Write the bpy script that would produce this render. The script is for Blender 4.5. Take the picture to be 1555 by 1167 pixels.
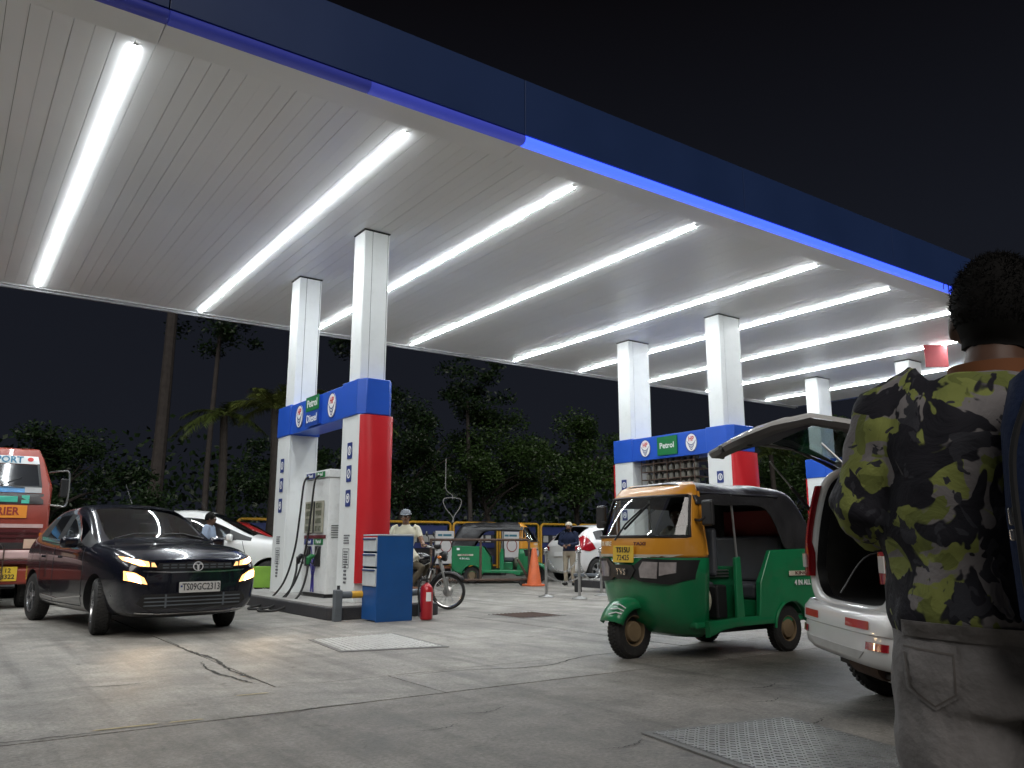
import bpy, bmesh, math, random
from mathutils import Vector, Matrix, noise
from mathutils.bvhtree import BVHTree
R = math.radians
random.seed(7)
for o in list(bpy.data.objects): bpy.data.objects.remove(o)
SC = bpy.context.scene; COL = SC.collection
# ---------------------------------------------------------------- camera
cd = bpy.data.cameras.new('camera'); cam = bpy.data.objects.new('camera', cd); COL.objects.link(cam)
cam.location = (0, 0, 1.10); cam.rotation_euler = (R(90 + 11.24), 0, R(-35.18))
cd.sensor_width = 36; cd.lens = 1225 / 1555 * 36; cd.clip_end = 400; cd.clip_start = .05
SC.camera = cam
# ---------------------------------------------------------------- night sky, faint glow over the town
w = bpy.data.worlds.new('World'); SC.world = w; w.use_nodes = True
nt = w.node_tree; bg = nt.nodes['Background']
tc = nt.nodes.new('ShaderNodeTexCoord'); sp = nt.nodes.new('ShaderNodeSeparateXYZ'); rp = nt.nodes.new('ShaderNodeValToRGB')
nt.links.new(tc.outputs['Generated'], sp.inputs[0]); nt.links.new(sp.outputs['Z'], rp.inputs[0]); nt.links.new(rp.outputs[0], bg.inputs[0])
rp.color_ramp.elements[0].position = 0.0; rp.color_ramp.elements[0].color = (.0060, .0068, .0098, 1)
rp.color_ramp.elements[1].position = .62; rp.color_ramp.elements[1].color = (.0014, .0012, .0015, 1)
e = rp.color_ramp.elements.new(.34); e.color = (.0046, .0053, .0080, 1)
bg.inputs[1].default_value = 1.0
sd = bpy.data.lights.new('camera_side_fill', 'SUN'); sd.energy = .85; sd.angle = R(40); sd.color = (1, .95, .9)  # added soft fill from behind the camera, stands for unseen ambient light
sun = bpy.data.objects.new('camera_side_fill', sd); COL.objects.link(sun); sun.rotation_euler = (R(52), 0, R(-28)); sun.location = (0, -10, 20)
SC.view_settings.view_transform = 'Standard'; SC.view_settings.look = 'None'; SC.view_settings.exposure = 0.80; SC.view_settings.gamma = 1
SC.cycles.use_denoising = True; SC.cycles.max_bounces = 7; SC.cycles.transparent_max_bounces = 12
SC.cycles.sample_clamp_indirect = 4; SC.cycles.caustics_reflective = False; SC.cycles.caustics_refractive = False
try: SC.cycles.denoiser = 'OPENIMAGEDENOISE'
except Exception: pass
LAMP = 68.0          # strength of the white canopy tubes
# ---------------------------------------------------------------- materials
MT = {}
def mat(name, col, rough=.5, metal=0, var=.12, scale=6, bump=0, bscale=40, coat=0, spec=.5, emit=0, dirt=0, ecol=None):
    if name in MT: return MT[name]
    m = bpy.data.materials.new(name); m.use_nodes = True; n = m.node_tree; b = n.nodes['Principled BSDF']
    L = n.links.new
    b.inputs['Roughness'].default_value = rough; b.inputs['Metallic'].default_value = metal
    b.inputs['Coat Weight'].default_value = coat; b.inputs['Coat Roughness'].default_value = .04
    b.inputs['Specular IOR Level'].default_value = spec
    c = (*col, 1)
    b.inputs['Base Color'].default_value = c
    tcn = n.nodes.new('ShaderNodeTexCoord')
    if var > 0:
        ns = n.nodes.new('ShaderNodeTexNoise'); ns.inputs['Scale'].default_value = scale; ns.inputs['Detail'].default_value = 6
        L(tcn.outputs['Object'], ns.inputs['Vector'])
        r = n.nodes.new('ShaderNodeValToRGB')
        r.color_ramp.elements[0].position = .3; r.color_ramp.elements[1].position = .72
        r.color_ramp.elements[0].color = (*[x * (1 - var) for x in col], 1); r.color_ramp.elements[1].color = (*[min(1, x * (1 + var * .6)) for x in col], 1)
        L(ns.outputs['Fac'], r.inputs[0]); src = r.outputs[0]
        if dirt > 0:
            n2 = n.nodes.new('ShaderNodeTexNoise'); n2.inputs['Scale'].default_value = scale * 2.7; n2.inputs['Detail'].default_value = 9; n2.inputs['Roughness'].default_value = .7
            L(tcn.outputs['Object'], n2.inputs['Vector'])
            r2 = n.nodes.new('ShaderNodeValToRGB'); r2.color_ramp.elements[0].position = .5; r2.color_ramp.elements[1].position = .8
            r2.color_ramp.elements[0].color = (0, 0, 0, 1); r2.color_ramp.elements[1].color = (dirt, dirt, dirt, 1)
            L(n2.outputs['Fac'], r2.inputs[0])
            mx = n.nodes.new('ShaderNodeMixRGB'); mx.inputs[2].default_value = (.09, .075, .06, 1)
            L(r2.outputs[0], mx.inputs[0]); L(src, mx.inputs[1]); src = mx.outputs[0]
        L(src, b.inputs['Base Color'])
        mr = n.nodes.new('ShaderNodeMapRange'); mr.inputs[3].default_value = max(0, rough - .06); mr.inputs[4].default_value = min(1, rough + .1)
        L(ns.outputs['Fac'], mr.inputs[0]); L(mr.outputs[0], b.inputs['Roughness'])
    if bump > 0:
        nb = n.nodes.new('ShaderNodeTexNoise'); nb.inputs['Scale'].default_value = bscale; nb.inputs['Detail'].default_value = 5
        L(tcn.outputs['Object'], nb.inputs['Vector'])
        bp = n.nodes.new('ShaderNodeBump'); bp.inputs['Strength'].default_value = bump; bp.inputs['Distance'].default_value = .02
        L(nb.outputs['Fac'], bp.inputs['Height']); L(bp.outputs[0], b.inputs['Normal'])
    if emit:
        b.inputs['Emission Color'].default_value = (*(ecol or col), 1); b.inputs['Emission Strength'].default_value = emit
    MT[name] = m; return m
def glass(name, tint=(.55, .6, .6), f0=.06, ior=1.52, fmax=1):
    if name in MT: return MT[name]
    m = bpy.data.materials.new(name); m.use_nodes = True; n = m.node_tree; n.nodes.clear(); L = n.links.new
    out = n.nodes.new('ShaderNodeOutputMaterial'); tr = n.nodes.new('ShaderNodeBsdfTransparent'); gl = n.nodes.new('ShaderNodeBsdfGlossy')
    tr.inputs[0].default_value = (*tint, 1); gl.inputs['Roughness'].default_value = .02
    fr = n.nodes.new('ShaderNodeFresnel'); fr.inputs[0].default_value = ior
    mp = n.nodes.new('ShaderNodeMapRange'); mp.inputs[3].default_value = f0; mp.inputs[4].default_value = fmax
    mx = n.nodes.new('ShaderNodeMixShader')
    L(fr.outputs[0], mp.inputs[0]); L(mp.outputs[0], mx.inputs[0]); L(tr.outputs[0], mx.inputs[1]); L(gl.outputs[0], mx.inputs[2]); L(mx.outputs[0], out.inputs[0])
    MT[name] = m; return m
def nodes_of(m): return m.node_tree.nodes, m.node_tree.links.new
white_pan = mat('white_panel', (.74, .76, .75), .38, var=.05, scale=1.4, dirt=.12)
soffit_m = mat('soffit_board', (.90, .915, .92), .3, metal=.0, var=.03, scale=.6)
trim_m = mat('white_trim', (.6, .61, .62), .4, var=.08)
blue_m = mat('signal_blue', (.018, .09, .50), .34, var=.08, scale=2, dirt=.05)
navy_m = mat('fascia_navy', (.018, .042, .135), .42, var=.10, scale=.7)
red_m = mat('signal_red', (.52, .018, .025), .3, var=.08, scale=2)
black_m = mat('black_plastic', (.012, .012, .013), .45, var=.2)
rubber_m = mat('rubber', (.014, .014, .014), .75, var=.25, scale=12, bump=.2, dirt=.35)
chrome_m = mat('chrome', (.7, .7, .7), .14, metal=1, var=.05)
steel_m = mat('steel', (.42, .42, .41), .34, metal=.9, var=.15, dirt=.15)
rust_m = mat('rusty_iron', (.085, .05, .035), .7, var=.35, scale=14, bump=.15)
yellow_m = mat('rail_yellow', (.62, .34, .03), .45, var=.12, scale=8, dirt=.3)
greyp_m = mat('rail_grey', (.10, .115, .13), .5, var=.15, scale=8, dirt=.25)
white_ink = mat('white_ink', (.8, .8, .8), .5, var=.03)
dark_ink = mat('dark_ink', (.012, .012, .016), .5, var=.05)
red_ink = mat('red_ink', (.55, .03, .03), .5, var=.05)
navy_ink = mat('navy_ink', (.015, .035, .18), .5, var=.05)
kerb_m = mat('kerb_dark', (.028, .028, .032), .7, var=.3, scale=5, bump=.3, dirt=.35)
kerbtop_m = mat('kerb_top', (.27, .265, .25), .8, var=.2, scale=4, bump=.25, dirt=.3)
# ---------------------------------------------------------------- mesh helpers
class MB:
    def __init__(s): s.v = []; s.f = []; s.m = []; s.cur = 0; s.T = Matrix()
    def add(s, vs, fs):
        b = len(s.v); s.v += [tuple(s.T @ Vector(p)) for p in vs]
        for f in fs: s.f.append(tuple(b + i for i in f)); s.m.append(s.cur)
        return s
    def box(s, c, d, rot=None):
        x, y, z = [q / 2 for q in d]; vs = [Vector((sx * x, sy * y, sz * z)) for sx in (-1, 1) for sy in (-1, 1) for sz in (-1, 1)]
        if rot is not None: vs = [rot @ v for v in vs]
        vs = [v + Vector(c) for v in vs]
        return s.add(vs, [(0, 1, 3, 2), (4, 6, 7, 5), (0, 4, 5, 1), (2, 3, 7, 6), (0, 2, 6, 4), (1, 5, 7, 3)])
    def bb(s, a, b): return s.box([(p + q) / 2 for p, q in zip(a, b)], [abs(q - p) for p, q in zip(a, b)])
    def loft(s, rings, caps=True, closed=True):
        n = len(rings[0]); vs = [p for r in rings for p in r]; fs = []
        for i in range(len(rings) - 1):
            for j in range(n if closed else n - 1):
                k = (j + 1) % n
                fs.append((i * n + j, i * n + k, (i + 1) * n + k, (i + 1) * n + j))
        if caps: fs.append(tuple(range(n - 1, -1, -1))); fs.append(tuple((len(rings) - 1) * n + j for j in range(n)))
        return s.add(vs, fs)
    def tube(s, path, r, n=8, caps=True):
        P = [Vector(p) for p in path]; rs = r if isinstance(r, (list, tuple)) else [r] * len(P)
        rings = []; up = None
        for i, p in enumerate(P):
            t = (P[min(i + 1, len(P) - 1)] - P[max(i - 1, 0)]).normalized()
            if up is None:
                up = Vector((0, 0, 1)) if abs(t.z) < .9 else Vector((1, 0, 0))
            a = (up - t * up.dot(t)).normalized(); b = t.cross(a); up = a
            rings.append([p + (a * math.cos(2 * math.pi * k / n) + b * math.sin(2 * math.pi * k / n)) * rs[i] for k in range(n)])
        return s.loft(rings, caps)
    def cyl(s, a, b, r0, r1=None, n=16, caps=True): return s.tube([a, b], [r0, r0 if r1 is None else r1], n, caps)
    def lathe(s, prof, n=24, c=(0, 0, 0), axis='z', caps=False):
        rings = []
        for r, z in prof:
            ring = []
            for k in range(n):
                a = 2 * math.pi * k / n; x, y = r * math.cos(a), r * math.sin(a)
                p = {'z': (x, y, z), 'y': (x, z, -y), 'x': (z, x, y)}[axis]
                ring.append(Vector(p) + Vector(c))
            rings.append(ring)
        return s.loft(rings, caps)
    def prism(s, poly, h0, h1, axis='y'):
        f = {'x': lambda u, v, h: (h, u, v), 'y': lambda u, v, h: (u, h, v), 'z': lambda u, v, h: (u, v, h)}[axis]
        return s.loft([[f(u, v, h0) for u, v in poly], [f(u, v, h1) for u, v in poly]])
    def ball(s, c, r, n=12, m=8):
        r = r if isinstance(r, (tuple, list)) else (r, r, r)
        rings = [[(c[0] + r[0] * math.sin(t) * math.cos(2 * math.pi * k / n), c[1] + r[1] * math.sin(t) * math.sin(2 * math.pi * k / n), c[2] + r[2] * math.cos(t)) for k in range(n)] for t in [math.pi * (i + .02) / (m + .04) for i in range(m + 1)]]
        return s.loft(rings)
    def mesh(s, name, mats):
        me = bpy.data.meshes.new(name); me.from_pydata(s.v, [], s.f)
        for m in (mats if isinstance(mats, (list, tuple)) else [mats]): me.materials.append(m)
        for i, p in enumerate(me.polygons): p.material_index = s.m[i]
        me.validate()
        bm = bmesh.new(); bm.from_mesh(me); bmesh.ops.recalc_face_normals(bm, faces=bm.faces); bm.to_mesh(me); bm.free()
        return me
    def build(s, name, mats, parent=None, smooth=35, bevel=0, seg=2):
        return obj(name, s.mesh(name, mats), parent, smooth, bevel, seg)
def obj(name, me, parent=None, smooth=35, bevel=0, seg=2):
    if smooth:
        me.shade_smooth()
        me.set_sharp_from_angle(angle=R(smooth))
    o = bpy.data.objects.new(name, me); COL.objects.link(o)
    if parent is not None: o.parent = parent
    if bevel:
        b = o.modifiers.new('bevel', 'BEVEL'); b.width = bevel; b.segments = seg; b.limit_method = 'ANGLE'; b.angle_limit = R(40)
    return o
def tag(o, label=None, cat=None, group=None, kind=None):
    if label: o['label'] = label
    if cat: o['category'] = cat
    if group: o['group'] = group
    if kind: o['kind'] = kind
    return o
def thing(name, label, cat, loc=(0, 0, 0), rz=0, group=None, sc=1):
    o = bpy.data.objects.new(name, None); COL.objects.link(o); o.location = loc; o.rotation_euler = (0, 0, rz); o.scale = (sc,) * 3 if not isinstance(sc, tuple) else sc
    o.empty_display_size = .2
    return tag(o, label, cat, group)
def copy_tree(o, parent=None, swap=None):
    c = o.copy(); COL.objects.link(c)
    if parent is not None: c.parent = parent
    if swap and o.type == 'MESH' and any(m and m.name in swap for m in o.data.materials):
        c.data = o.data.copy()
        for i, m in enumerate(c.data.materials):
            if m and m.name in swap: c.data.materials[i] = swap[m.name]
    for ch in list(o.children): copy_tree(ch, c, swap)
    return c
WORK = bpy.data.scenes.new('workbench')      # scratch scene, so that only one object is evaluated at a time
def applied(o):
    hold = [m.object for m in o.modifiers if m.type == 'BOOLEAN']
    for q in [o] + hold: WORK.collection.objects.link(q)
    WORK.view_layers[0].update(); dg = WORK.view_layers[0].depsgraph; dg.update()
    me = bpy.data.meshes.new_from_object(o.evaluated_get(dg))
    for q in [o] + hold: WORK.collection.objects.unlink(q)
    return me
def frame(origin, n, up=(0, 0, 1)):
    n = Vector(n).normalized(); r = Vector(up).cross(n).normalized(); u = n.cross(r)
    return Matrix(((r.x, u.x, n.x, origin[0]), (r.y, u.y, n.y, origin[1]), (r.z, u.z, n.z, origin[2]), (0, 0, 0, 1)))
def text(name, s, size, m, parent, M, ext=.002, bold=0, sx=1, bvh=None, res=0, italic=0):
    c = bpy.data.curves.new(name, 'FONT'); c.body = s; c.size = size; c.align_x = 'CENTER'; c.align_y = 'CENTER'; c.extrude = ext; c.offset = bold * size; c.resolution_u = 2; c.shear = italic
    o = bpy.data.objects.new(name, c); COL.objects.link(o); me = applied(o); bpy.data.objects.remove(o)
    me.materials.clear(); me.materials.append(m)
    if bvh is not None:
        nrm = M.col[2].xyz
        for v in me.vertices:
            p = M @ Vector((v.co.x * sx, v.co.y, 0)); hit = bvh.ray_cast(p + nrm * .6, -nrm)
            v.co = (hit[0] if hit[0] is not None else p) + nrm * (.004 + v.co.z)
    else:
        me.transform(M @ Matrix.Diagonal((sx, 1, 1, 1)))
    return obj(name, me, parent, smooth=0)
def patch(name, poly, m, parent, M, bvh=None, off=.004, thick=.006, res=.05, smooth=50):
    """a thin panel with the outline poly (in the plane of M), laid onto a body surface"""
    bm = bmesh.new(); bm.faces.new([bm.verts.new((u, v, 0)) for u, v in poly]); bmesh.ops.triangulate(bm, faces=bm.faces)
    for _ in range(6):
        es = [e for e in bm.edges if e.calc_length() > res]
        if not es: break
        bmesh.ops.subdivide_edges(bm, edges=es, cuts=1); bmesh.ops.triangulate(bm, faces=bm.faces)
    nrm = M.col[2].xyz
    for v in bm.verts:
        p = M @ Vector((v.co.x, v.co.y, 0))
        if bvh is not None:
            h = bvh.ray_cast(p + nrm * .8, -nrm)
            if h[0] is None:
                h = bvh.find_nearest(p)
            p = h[0]
        v.co = p + nrm * off
    g = bmesh.ops.extrude_face_region(bm, geom=bm.faces[:])
    bmesh.ops.translate(bm, vec=nrm * thick, verts=[x for x in g['geom'] if isinstance(x, bmesh.types.BMVert)])
    bmesh.ops.recalc_face_normals(bm, faces=bm.faces)
    me = bpy.data.meshes.new(name); bm.to_mesh(me); bm.free(); me.materials.append(m)
    return obj(name, me, parent, smooth)
def ngon(r, n=24, c=(0, 0), ry=None): return [(c[0] + r * math.cos(2 * math.pi * k / n), c[1] + (ry or r) * math.sin(2 * math.pi * k / n)) for k in range(n)]
def rrect(w, h, r, n=4):
    out = []
    for cx, cy, a in ((w / 2 - r, h / 2 - r, 0), (-w / 2 + r, h / 2 - r, 90), (-w / 2 + r, -h / 2 + r, 180), (w / 2 - r, -h / 2 + r, 270)):
        out += [(cx + r * math.cos(R(a + 90 * i / n)), cy + r * math.sin(R(a + 90 * i / n))) for i in range(n + 1)]
    return out
def ring_poly(ro, ri, n=28): return ngon(ro, n), ngon(ri, n)
def ring_mb(mb, ro, ri, z0, z1, M, n=28, ky=1):
    t = mb.T; mb.T = M
    rings = [[(r * math.cos(2 * math.pi * k / n), ky * r * math.sin(2 * math.pi * k / n), z) for k in range(n)] for r, z in ((ri, z0), (ro, z0), (ro, z1), (ri, z1), (ri, z0))]
    mb.loft(rings, caps=False); mb.T = t
def catmull(pts, n=6):
    P = [Vector(p) for p in pts]; P = [2 * P[0] - P[1]] + P + [2 * P[-1] - P[-2]]; out = []
    for i in range(1, len(P) - 2):
        for k in range(n):
            t = k / n; a, b, c, d = P[i - 1:i + 3]
            out.append(.5 * ((2 * b) + (c - a) * t + (2 * a - 5 * b + 4 * c - d) * t * t + (3 * b - a - 3 * c + d) * t ** 3))
    out.append(P[-2]); return out
# ================================================================ ground
def ground_mat(name, c1, c2, c3, rough):
    m = bpy.data.materials.new(name); m.use_nodes = True; N, L = nodes_of(m); b = N['Principled BSDF']
    tcn = N.new('ShaderNodeTexCoord')
    def nz(sc, det, ro=.6, dist=0):
        n = N.new('ShaderNodeTexNoise'); n.inputs['Scale'].default_value = sc; n.inputs['Detail'].default_value = det; n.inputs['Roughness'].default_value = ro; n.inputs['Distortion'].default_value = dist
        L(tcn.outputs['Object'], n.inputs['Vector']); return n
    n1 = nz(.35, 8, .65, .6); n2 = nz(1.9, 10, .72, .4); n3 = nz(38, 5, .75); n4 = nz(.9, 12, .78, 1.2)
    r1 = N.new('ShaderNodeValToRGB'); r1.color_ramp.elements[0].position = .36; r1.color_ramp.elements[1].position = .62
    r1.color_ramp.elements[0].color = (*c1, 1); r1.color_ramp.elements[1].color = (*c2, 1); L(n1.outputs['Fac'], r1.inputs[0])
    r2 = N.new('ShaderNodeValToRGB'); r2.color_ramp.elements[0].position = .50; r2.color_ramp.elements[1].position = .70
    r2.color_ramp.elements[0].color = (0, 0, 0, 1); r2.color_ramp.elements[1].color = (.8, .8, .8, 1); L(n4.outputs['Fac'], r2.inputs[0])
    mx = N.new('ShaderNodeMixRGB'); mx.inputs[2].default_value = (*c3, 1); L(r2.outputs[0], mx.inputs[0]); L(r1.outputs[0], mx.inputs[1])
    r3 = N.new('ShaderNodeMapRange'); r3.inputs[1].default_value = .3; r3.inputs[2].default_value = .7; r3.inputs[3].default_value = .50; r3.inputs[4].default_value = 1.32; L(n2.outputs['Fac'], r3.inputs[0])
    m2 = N.new('ShaderNodeMixRGB'); m2.blend_type = 'MULTIPLY'; m2.inputs[0].default_value = 1; L(mx.outputs[0], m2.inputs[1]); L(r3.outputs[0], m2.inputs[2])
    r4 = N.new('ShaderNodeMapRange'); r4.inputs[1].default_value = .25; r4.inputs[2].default_value = .75; r4.inputs[3].default_value = .50; r4.inputs[4].default_value = 1.50; L(n3.outputs['Fac'], r4.inputs[0])
    m3 = N.new('ShaderNodeMixRGB'); m3.blend_type = 'MULTIPLY'; m3.inputs[0].default_value = 1; L(m2.outputs[0], m3.inputs[1]); L(r4.outputs[0], m3.inputs[2])
    n5 = nz(5.5, 6, .7, .8); r5 = N.new('ShaderNodeValToRGB'); r5.color_ramp.elements[0].position = .60; r5.color_ramp.elements[1].position = .70
    r5.color_ramp.elements[0].color = (1, 1, 1, 1); r5.color_ramp.elements[1].color = (.42, .40, .38, 1); L(n5.outputs['Fac'], r5.inputs[0])
    m5 = N.new('ShaderNodeMixRGB'); m5.blend_type = 'MULTIPLY'; m5.inputs[0].default_value = .8; L(m3.outputs[0], m5.inputs[1]); L(r5.outputs[0], m5.inputs[2])
    mp6 = N.new('ShaderNodeMapping'); mp6.inputs['Scale'].default_value = (3.2, .16, 1); L(tcn.outputs['Object'], mp6.inputs[0])
    n6 = N.new('ShaderNodeTexNoise'); n6.inputs['Scale'].default_value = 1; n6.inputs['Detail'].default_value = 5; n6.inputs['Roughness'].default_value = .6; L(mp6.outputs[0], n6.inputs['Vector'])
    r6 = N.new('ShaderNodeMapRange'); r6.inputs[1].default_value = .5; r6.inputs[2].default_value = .68; r6.inputs[3].default_value = 1; r6.inputs[4].default_value = .62; L(n6.outputs['Fac'], r6.inputs[0])
    m6 = N.new('ShaderNodeMixRGB'); m6.blend_type = 'MULTIPLY'; m6.inputs[0].default_value = 1; L(m5.outputs[0], m6.inputs[1]); L(r6.outputs[0], m6.inputs[2])
    L(m6.outputs[0], b.inputs['Base Color'])
    rr = N.new('ShaderNodeMapRange'); rr.inputs[3].default_value = rough - .2; rr.inputs[4].default_value = rough + .12; L(n2.outputs['Fac'], rr.inputs[0]); L(rr.outputs[0], b.inputs['Roughness'])
    ad = N.new('ShaderNodeMath'); ad.operation = 'MULTIPLY_ADD'; ad.inputs[1].default_value = 1.6; L(n2.outputs['Fac'], ad.inputs[0]); L(n3.outputs['Fac'], ad.inputs[2])
    bp = N.new('ShaderNodeBump'); bp.inputs['Strength'].default_value = .55; bp.inputs['Distance'].default_value = .012; L(ad.outputs[0], bp.inputs['Height']); L(bp.outputs[0], b.inputs['Normal'])
    return m
conc_m = ground_mat('worn_concrete', (.215, .203, .182), (.32, .305, .275), (.125, .114, .10), .62)
apron_m = ground_mat('oily_apron', (.175, .163, .145), (.285, .267, .238), (.085, .077, .068), .66)
earth_m = ground_mat('dark_ground', (.05, .047, .042), (.08, .075, .065), (.03, .028, .025), .8)
g = MB(); g.add([(-120, -60, -.03), (160, -60, -.03), (160, 160, -.03), (-120, 160, -.03)], [(0, 1, 2, 3)])
ground = tag(g.build('ground', earth_m, smooth=0), kind='structure')
# concrete forecourt: cast slabs, joints open between them
fore = MB(); fore.add([(-16, -6, -.018), (34, -6, -.018), (34, 26, -.018), (-16, 26, -.018)], [(0, 1, 2, 3)])
forecourt = tag(fore.build('forecourt', mat('joint_filler', (.035, .033, .03), .9), smooth=0), kind='structure')
rs = random.Random(3)
def slab(x0, x1, y0, y1, m):
    g = .007
    # wavy chipped edge towards the joints
    def edge(a, b, n):
        return [Vector(a).lerp(Vector(b), k / n) + Vector((rs.uniform(-.004, .004), rs.uniform(-.004, .004))) for k in range(n)]
    n = 12
    c = [(x0 + g, y0 + g), (x1 - g, y0 + g), (x1 - g, y1 - g), (x0 + g, y1 - g)]
    poly = [p for i in range(4) for p in edge(c[i], c[(i + 1) % 4], n)]
    mb = MB(); t = rs.uniform(-.0015, .0015)
    mb.loft([[(p.x, p.y, -.016) for p in poly], [(p.x, p.y, t) for p in poly]])
    o = mb.build('slab', m, forecourt, smooth=20); return o
xs = [-16, -10.4, -5.2, -1.6, 2.33, 6.9, 11.4, 16, 20.6, 25.2, 34]; ys = [6.52, 11.05, 15.5, 20, 26]
for i in range(len(xs) - 1):
    for j in range(len(ys) - 1): slab(xs[i], xs[i + 1], ys[j], ys[j + 1], conc_m)
xs2 = [-16, -9, -3, 3.3, 9.6, 16, 34]
for i in range(len(xs2) - 1): slab(xs2[i], xs2[i + 1], 5.55, 6.52, conc_m if xs2[i + 1] < 10 else apron_m)
xs3 = [-16, -8, 0.2, 8.4, 16, 34]
for i in range(len(xs3) - 1): slab(xs3[i], xs3[i + 1], -6, 5.55, apron_m)
# broken joint running towards the island, and other cracks
def crack(pts, wmax, seed, name='crack'):
    r = random.Random(seed); P = catmull([(x, y, 0) for x, y in pts], 14); L_, R_ = [], []
    for i, p in enumerate(P):
        t = i / (len(P) - 1); wd = wmax * (.25 + .75 * abs(noise.noise(Vector((p.x * 3.1, p.y * 3.1, seed))))) * math.sin(math.pi * min(1, max(.04, t * 1.02)))
        j = r.uniform(-.012, .012)
        d = (P[min(i + 1, len(P) - 1)] - P[max(i - 1, 0)]).normalized(); nrm = Vector((-d.y, d.x, 0))
        L_.append(p + nrm * (wd + j)); R_.append(p - nrm * (wd - j))
    mb = MB(); n = len(P)
    mb.add([(p.x, p.y, .004) for p in L_] + [(p.x, p.y, .004) for p in R_], [(i, i + 1, n + i + 1, n + i) for i in range(n - 1)])
    return mb.build(name, MT['joint_filler'], forecourt, smooth=0)
crack([(2.36, 10.3), (2.33, 9.2), (2.38, 8.4), (2.29, 7.6), (2.33, 6.62)], .045, 1)
crack([(2.22, 8.3), (2.14, 7.7), (2.2, 7.1), (2.24, 6.7)], .03, 2)
crack([(1.6, 5.62), (2.0, 5.5), (2.35, 5.56), (2.75, 5.5)], .02, 4)
crack([(.1, 5.72), (.5, 5.62), (1.0, 5.6)], .018, 5)
crack([(1.0, 7.4), (1.35, 7.3), (1.6, 7.34)], .02, 6)
crack([(3.2, 6.4), (3.9, 6.42), (4.7, 6.2), (5.6, 6.5), (6.6, 6.3)], .025, 9)
for i in range(7):
    x, y = rs.uniform(2.2, 6), rs.uniform(3.2, 5.2); crack([(x, y), (x + .2, y - .06), (x + .42, y + .03)], .014, 20 + i)
# faint yellow paint line
pl = MB()
for x0, x1, y in ((.9, 1.28, 5.64), (1.33, 1.55, 5.62), (1.95, 2.2, 6.3)):
    pl.add([(x0, y, .0055), (x1, y - .02, .0055), (x1 - .02, y + .012, .0055), (x0 + .03, y + .026, .0055)], [(0, 1, 2, 3)])
pl.build('worn_paint_line', mat('worn_yellow', (.40, .33, .17), .6, var=.3, scale=30), forecourt, smooth=0)
def plate(name, corners, label, m, studs):
    t = thing(name, label, 'steel plate', (0, 0, 0)); c = [Vector((x, y, 0)) for x, y in corners]; ctr = sum(c, Vector()) / 4
    t.location = ctr
    f = MB(); rings = []
    for k, z in ((1.09, .003), (1.085, .009), (1.0, .010), (1.0, .004)): rings.append([((p - ctr) * k + Vector((0, 0, z))) for p in c])
    f.loft(rings, caps=False); f.build('frame', mat('plate_frame', (.16, .16, .155), .6, metal=.3, dirt=.4), t, smooth=0)
    p = MB(); p.loft([[(q - ctr) * .985 + Vector((0, 0, z)) for q in c] for z in (.003, .014)]); p.build('cover', m, t, smooth=0, bevel=.003)
    if studs:
        s = MB(); nx, ny = studs; k = 0
        for i in range(nx):
            for j in range(ny):
                u, v = (i + .5) / nx, (j + .5) / ny
                q = (c[0].lerp(c[1], u)).lerp(c[3].lerp(c[2], u), v) - ctr
                a = R(45 if (i + j) % 2 else -45) + math.atan2((c[1] - c[0]).y, (c[1] - c[0]).x)
                s.box((q.x, q.y, .0155), (.03, .010, .006), Matrix.Rotation(a, 3, 'Z'))
        o = s.build('tread_pattern', m, t, smooth=0); o['kind'] = 'stuff'
    return t
treadm = mat('galvanised_tread', (.30, .31, .31), .42, metal=.55, var=.25, scale=5, dirt=.45)
plate('chequer_plate', [(3.59, 3.66), (3.40, 2.50), (4.35, 2.35), (4.6, 3.47)], 'grey chequered steel plate in the dark apron beside the camouflage shirt', treadm, (26, 28))
plate('chequer_plate', [(3.63, 8.22), (4.68, 7.95), (4.8, 9.4), (3.76, 9.36)], 'pale bare steel plate in the concrete in front of the pump island', mat('pale_plate', (.52, .52, .50), .5, metal=.3, var=.15, dirt=.3), (16, 20))
t = thing('drain_grate', 'dark drain grating in the concrete near the motorcycle', 'drain grate', (7.8, 10.66, 0))
f = MB(); ring = [(-.42, -.40), (.42, -.40), (.42, .40), (-.42, .40)]
f.loft([[(x * k, y * k, z) for x, y in ring] for k, z in ((1.08, .003), (1.07, .010), (1, .010), (1, .002))], caps=False); f.build('frame', steel_m, t, smooth=0)
b = MB(); b.box((0, 0, .004), (.84, .8, .002)); b.build('pit', MT['joint_filler'], t, smooth=0)
for i in range(11):
    b = MB(); b.box((-.38 + i * .076, 0, .009), (.034, .78, .008)); b.build('bar', rust_m, t, smooth=0)
# ================================================================ canopy
CH = 6.5
can = thing('canopy', 'big flat white canopy with navy fascia and blue edge light over the pumps', 'canopy', (0, 0, 0))
X0, X1 = -7.0, 27.6
bd = MB(); bd.bb((-.0992, 8.74, CH), (.096, 19.34, CH + .03)); bme = bd.mesh('soffit_board', soffit_m)
nb = int((X1 - X0) / .2)
for i in range(nb):
    o = obj('soffit_board', bme, can, smooth=0); o.location = (X0 + .1 + .2 * i, 0, rs.uniform(-.0006, .0006)); o.rotation_euler = (0, rs.uniform(-.0003, .0003), 0)
b = MB(); b.bb((X0, 8.3, CH + .04), (X1, 19.4, CH + .06)); b.build('roof_deck', mat('deck_grey', (.3, .3, .3), .9), can, smooth=0)
b = MB(); b.bb((X0 - .1, 8.24, 7.35), (X1 + .1, 19.5, 7.39)); b.build('roof_sheet', mat('dark_void', (.02, .02, .02), .9), can, smooth=0)
sx = [X0, -3.2, 1.4, 6.0, 10.6, 15.2, 19.8, 24.4, X1]
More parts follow.
